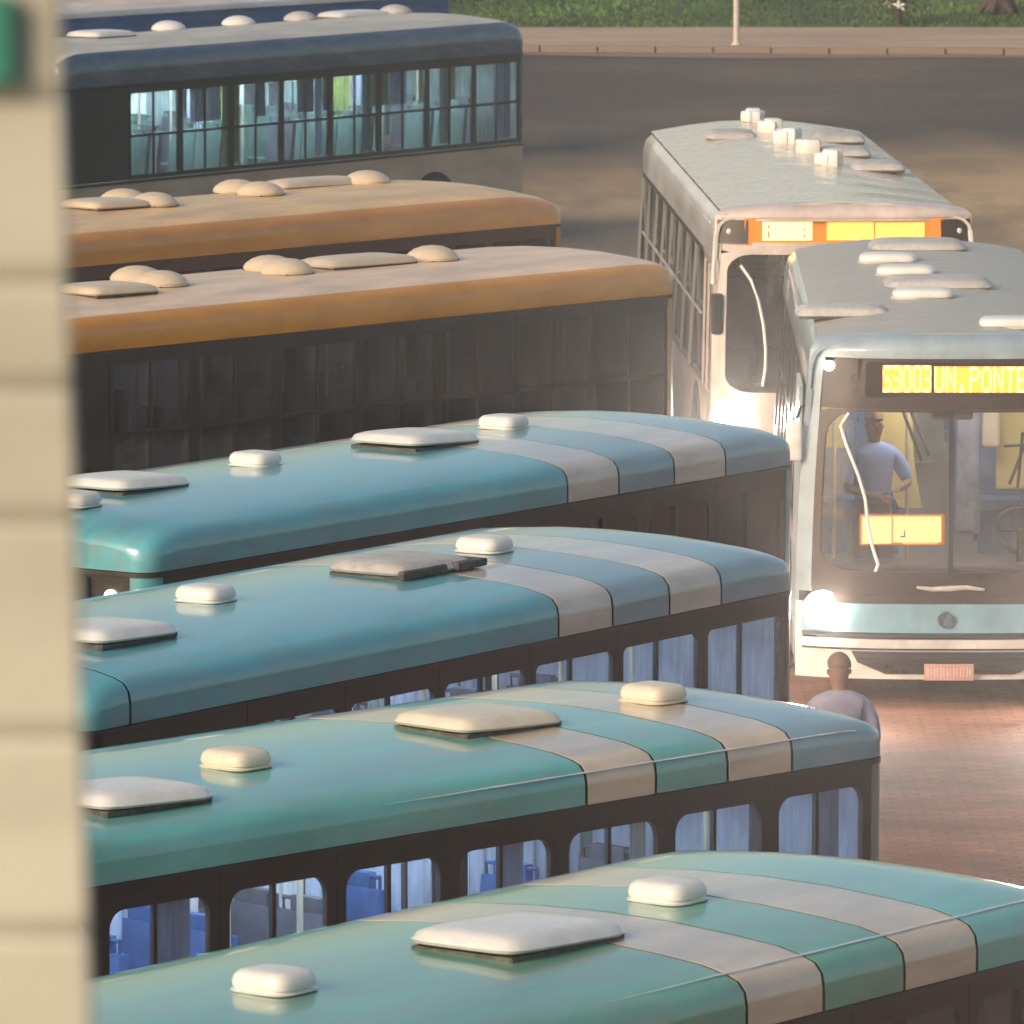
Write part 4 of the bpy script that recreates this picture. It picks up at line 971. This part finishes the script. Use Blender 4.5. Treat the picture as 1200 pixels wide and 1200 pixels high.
M_walk = mat('dusty sidewalk', (.48, .34, .235), .85, dirt=.6, dirtcol=(.13, .085, .055), dscale=.35, streak=(.4, 1.4, 1), bump=.3)
M_side = mat('reddish dirt verge', (.20, .13, .09), .9, dirt=.6, dirtcol=(.30, .22, .15), dscale=.5, streak=(.3, 1.5, 1))
def kerb_y(x): return 160.2 - .11 * x
# kerb of separate stones, footway behind it
me_k = MB().box((0, 0, .05), (1.18, .30, .14)).mesh('kerb_stone', M_kerb, bevel=.02)
kerb = thing('kerb', (0, 0, 0), 0, 'long pale kerb between the lot and the grass', 'kerb'); del kerb['category']; del kerb['label']; kerb['kind'] = 'structure'
for i in range(-14, 22):
    put('kerb_stone', me_k, kerb, (i * 1.2, kerb_y(i * 1.2), random.uniform(-.01, .01)), (0, 0, -.11 + random.uniform(-.01, .01)))
mb = MB(); mb.grid(lambda a, c: (-40 + 100 * a, kerb_y(-40 + 100 * a) + .15 + c * 7.4 + .11 * (-40 + 100 * a) * c, .085), 20, 2); o = mb.build('sidewalk', M_walk); o['kind'] = 'structure'
mb = MB(); mb.grid(lambda a, c: (-40 + 100 * a, kerb_y(-40 + 100 * a) - .16 - c * 1.4 * (1 + .3 * sin(a * 60)), -.008), 60, 2); o = mb.build('dirt_gutter', M_side); o['kind'] = 'structure'
M_grass = mat('lawn soil and thatch', (.055, .11, .018), .95, var=.3, dscale=.3, bump=.4, dirt=.5, dirtcol=(.09, .075, .03))
mb = MB(); mb.grid(lambda a, c: (-250 + 500 * a, 167.9 + 300 * c * c, .075 + 2.2 * c), 20, 12); o = mb.build('lawn', M_grass, smooth=True); o['kind'] = 'structure'
# grass blades over the strip of lawn in view
bl = MB(); random.seed(5)
for i in range(26000):
    x = random.uniform(-6, 17); y = 167.7 + (random.random() ** 1.3) * 30; h = random.uniform(.03, .10) * (1 + .5 * sin(x * .8) * sin(y * .6)); a = random.uniform(0, pi); w = .035
    c_ = (y - 167.9) / 300; z = .07 + 2.2 * sqrt(max(0, c_))
    dx, dy = cos(a) * w, sin(a) * w; lx, ly = random.uniform(-.07, .07), random.uniform(-.07, .07)
    bl.add([(x - dx, y - dy, z), (x + dx, y + dy, z), (x + lx, y + ly, z + h)], [(0, 1, 2)])
me = bpy.data.meshes.new('grass'); me.from_pydata(bl.v, [], bl.f); me.materials.append(mat('grass blades', (.075, .145, .025), .8, var=.4, dscale=.25, dirt=.5, dirtcol=(.16, .13, .05)))
tag(put('grass', me), 'short green grass on the verge beyond the lot', None, None, 'stuff')
# lamp pole at the kerb
pole = thing('sign_pole', (4.70, 160.95, .08), 0, 'slim pale pole standing on the sidewalk by the grass', 'pole')
MB().lathe([(.11, 0), (.11, .03), (.075, .06), (.062, .10), (.058, 4.4), (.03, 4.45)], n=14).build('post', mat('weathered pale pole paint', (.55, .46, .38), .55, dirt=.4, dscale=4), pole, smooth=True)
MB().box((0, -.07, 4.0), (.6, .02, .6)).build('sign_face', M_steel, pole, bevel=.01)
# tree: tapered trunk, limbs, leaf clumps (crown is above the picture)
def tree(loc, h, label, seed, crown=3.4):
    random.seed(seed); t = thing('tree', loc, 0, label, 'tree')
    tr = MB(); pts = [(.05 * sin(k * 1.7), .05 * cos(k), h * .42 * k / 8) for k in range(9)]
    tr.tube(pts, [.36, .29, .255, .24, .23, .22, .21, .2, .19], 14)
    tips = []
    for k in range(8):
        a = k * 2.4; z0 = h * (.32 + .012 * k); e = Vector((cos(a) * crown * .7, sin(a) * crown * .7, h * random.uniform(.6, .9)))
        tr.tube([(0, 0, z0), (e.x * .4, e.y * .4, z0 + (e.z - z0) * .55), tuple(e)], [.11, .07, .03], 8); tips.append(e)
    for k in range(6):
        a = k * pi / 3 + .2; tr.tube([(.18 * cos(a), .18 * sin(a), .28), (.48 * cos(a), .48 * sin(a), .0)], [.14, .05], 6)
    tr.build('trunk', mat('tree bark', (.075, .05, .035), .9, var=.25, dscale=6, bump=.8, bscale=14), t, smooth=True)
    cr = MB()
    for k in range(170):
        e = random.choice(tips); c = Vector((e.x * random.uniform(.3, 1.25), e.y * random.uniform(.3, 1.25), e.z + random.uniform(-1.2, 1.4)))
        for q in range(36):
            p = c + Vector([random.gauss(0, .38) for _ in range(3)]); a = Vector([random.uniform(-1, 1) for _ in range(3)]).normalized() * .13
            b_ = a.cross(Vector([random.uniform(-1, 1) for _ in range(3)])).normalized() * .07
            cr.add([p - a, p + b_, p + a, p - b_], [(0, 1, 2, 3)])
    me = bpy.data.meshes.new('crown'); me.from_pydata([tuple(v) for v in cr.v], [], cr.f); me.materials.append(mat('tree leaves', (.05, .09, .025), .6, var=.35, dscale=1.2))
    put('crown', me, t); return t
tree((10.75, 170.2, .26), 9.5, 'broad tree trunk rooted in the grass at the top right corner', 3)
# low shrub with white blossoms
random.seed(9); sh = thing('flowering_shrub', (8.48, 168.0, .12), 0, 'small shrub with pale white blossoms at the edge of the grass', 'shrub')
mb = MB(); tips = []
for k in range(14):
    a = random.uniform(0, 2 * pi); r_ = random.uniform(.1, .42); p = (r_ * cos(a), r_ * sin(a), random.uniform(.25, .85)); tips.append(p)
    mb.tube([(0, 0, 0), (p[0] * .5, p[1] * .5, p[2] * .6), p], [.02, .014, .008], 5)
mb.build('stems', mat('shrub stem', (.08, .06, .03), .9), sh)
mb = MB()
for p in tips:
    for q in range(26):
        c = Vector(p) + Vector([random.gauss(0, .09) for _ in range(3)]); a = Vector([random.uniform(-1, 1) for _ in range(3)]).normalized() * .05; b_ = a.cross(Vector((random.random(), .3, 1))).normalized() * .03
        mb.add([c - a, c + b_, c + a, c - b_], [(0, 1, 2, 3)])
mb.build('leaves', mat('shrub leaves', (.09, .13, .035), .7, var=.3), sh)
fm = MB()
for k in range(5):
    a = k * 2 * pi / 5; fm.add([(0, 0, 0), (.07 * cos(a - .4), .07 * sin(a - .4), .03), (.12 * cos(a), .12 * sin(a), .02), (.07 * cos(a + .4), .07 * sin(a + .4), .03)], [(0, 1, 2, 3)])
fm.lathe([(.02, 0), (.02, .03), (.005, .04)], n=6)
fme = fm.mesh('blossom', mat('white petals', (.78, .76, .66), .7))
for i, p in enumerate(tips[:11]):
    put('blossom', fme, sh, (p[0], p[1] - .05, p[2] + .04), (random.uniform(.5, 1.4), random.uniform(-.5, .5), random.uniform(0, 3)))
sh.scale = (1.5, 1.5, 1.25)

# ---------------------------------------------------------------- near pillar at the left edge
def plaster():
    m, n, b = _new('weathered plaster')
    tc = n.nodes.new('ShaderNodeTexCoord')
    a = n.nodes.new('ShaderNodeTexNoise'); a.inputs['Scale'].default_value = 3.0; a.inputs['Detail'].default_value = 7
    mp = n.nodes.new('ShaderNodeMapping'); mp.inputs['Scale'].default_value = (.5, .5, 1.6); n.links.new(tc.outputs['Object'], mp.inputs[0]); n.links.new(mp.outputs[0], a.inputs['Vector'])
    r = n.nodes.new('ShaderNodeValToRGB'); e = r.color_ramp.elements; e[0].position = .32; e[0].color = (.40, .375, .29, 1); e[1].position = .66; e[1].color = (.57, .54, .42, 1)
    n.links.new(a.outputs[0], r.inputs[0]); n.links.new(r.outputs[0], b.inputs['Base Color']); b.inputs['Roughness'].default_value = .9
    c = n.nodes.new('ShaderNodeTexNoise'); c.inputs['Scale'].default_value = 60; n.links.new(tc.outputs['Object'], c.inputs['Vector'])
    bp = n.nodes.new('ShaderNodeBump'); bp.inputs['Strength'].default_value = .25; bp.inputs['Distance'].default_value = .004; n.links.new(c.outputs[0], bp.inputs['Height']); n.links.new(bp.outputs[0], b.inputs['Normal'])
    return m
M_pl = plaster()
pil = thing('pillar', (-.653, 6.25, 0), 0, 'blurred beige plaster pillar filling the left edge', 'pillar')
def zpx(y, Y=6.0):   # height of a joint on the pillar's front
    return 9.24 - Y * (y + 463) / 9060
joints = [0, 1.1, 2.2, 3.3, 4.4, 5.5, 6.3, 7.0, 7.7] + [zpx(y) for y in (1120, 880, 622, 462, 335, 120)] + [9.3, 9.9, 10.6, 11.3, 12]
for i in range(len(joints) - 1):
    a, c = joints[i], joints[i + 1]
    hw0 = .319 - (a - 8.14) * .025; hw1 = .319 - (c - 8.14) * .025
    g = .016
    def ringp(h, z, d=0): return [(-h, -.25 + d, z), (h - d * .2, -.25 + d, z), (h - .012 - d * .2, -.02, z), (-h, -.02, z)]
    vs = ringp(hw0, a, .007) + ringp(hw0, a + g) + ringp(hw1, c - g * .4) + ringp(hw1, c, .004)
    fs = [(0, 1, 2, 3), (12, 13, 14, 15)] + [(k * 4 + j, k * 4 + (j + 1) % 4, (k + 1) * 4 + (j + 1) % 4, (k + 1) * 4 + j) for k in range(3) for j in range(4)]
    MB().add(vs, fs).build('block', M_pl, pil, bevel=.004)
MB().box((0, 0, 0), (.10, .02, .07)).build('painted_plate', mat('green enamel plate', (.03, .20, .14), .5), pil, (.215, -.262, zpx(45)), bevel=.004)

# ---------------------------------------------------------------- haze
hz = MB().box((0, 150, 4.9), (420, 480, 13.0 - .2)).build('haze', None) if False else None
hm = bpy.data.materials.new('pale haze'); hm.use_nodes = True; n = hm.node_tree; n.nodes.remove(n.nodes['Principled BSDF'])
v = n.nodes.new('ShaderNodeVolumePrincipled'); v.inputs['Density'].default_value = .0008; v.inputs['Color'].default_value = (.95, .92, .9, 1); v.inputs['Anisotropy'].default_value = .85
n.links.new(v.outputs[0], n.nodes['Material Output'].inputs['Volume'])
hz = MB().box((0, 110, 5.7), (200, 260, 13.6)).build('haze', hm); hz['kind'] = 'stuff'
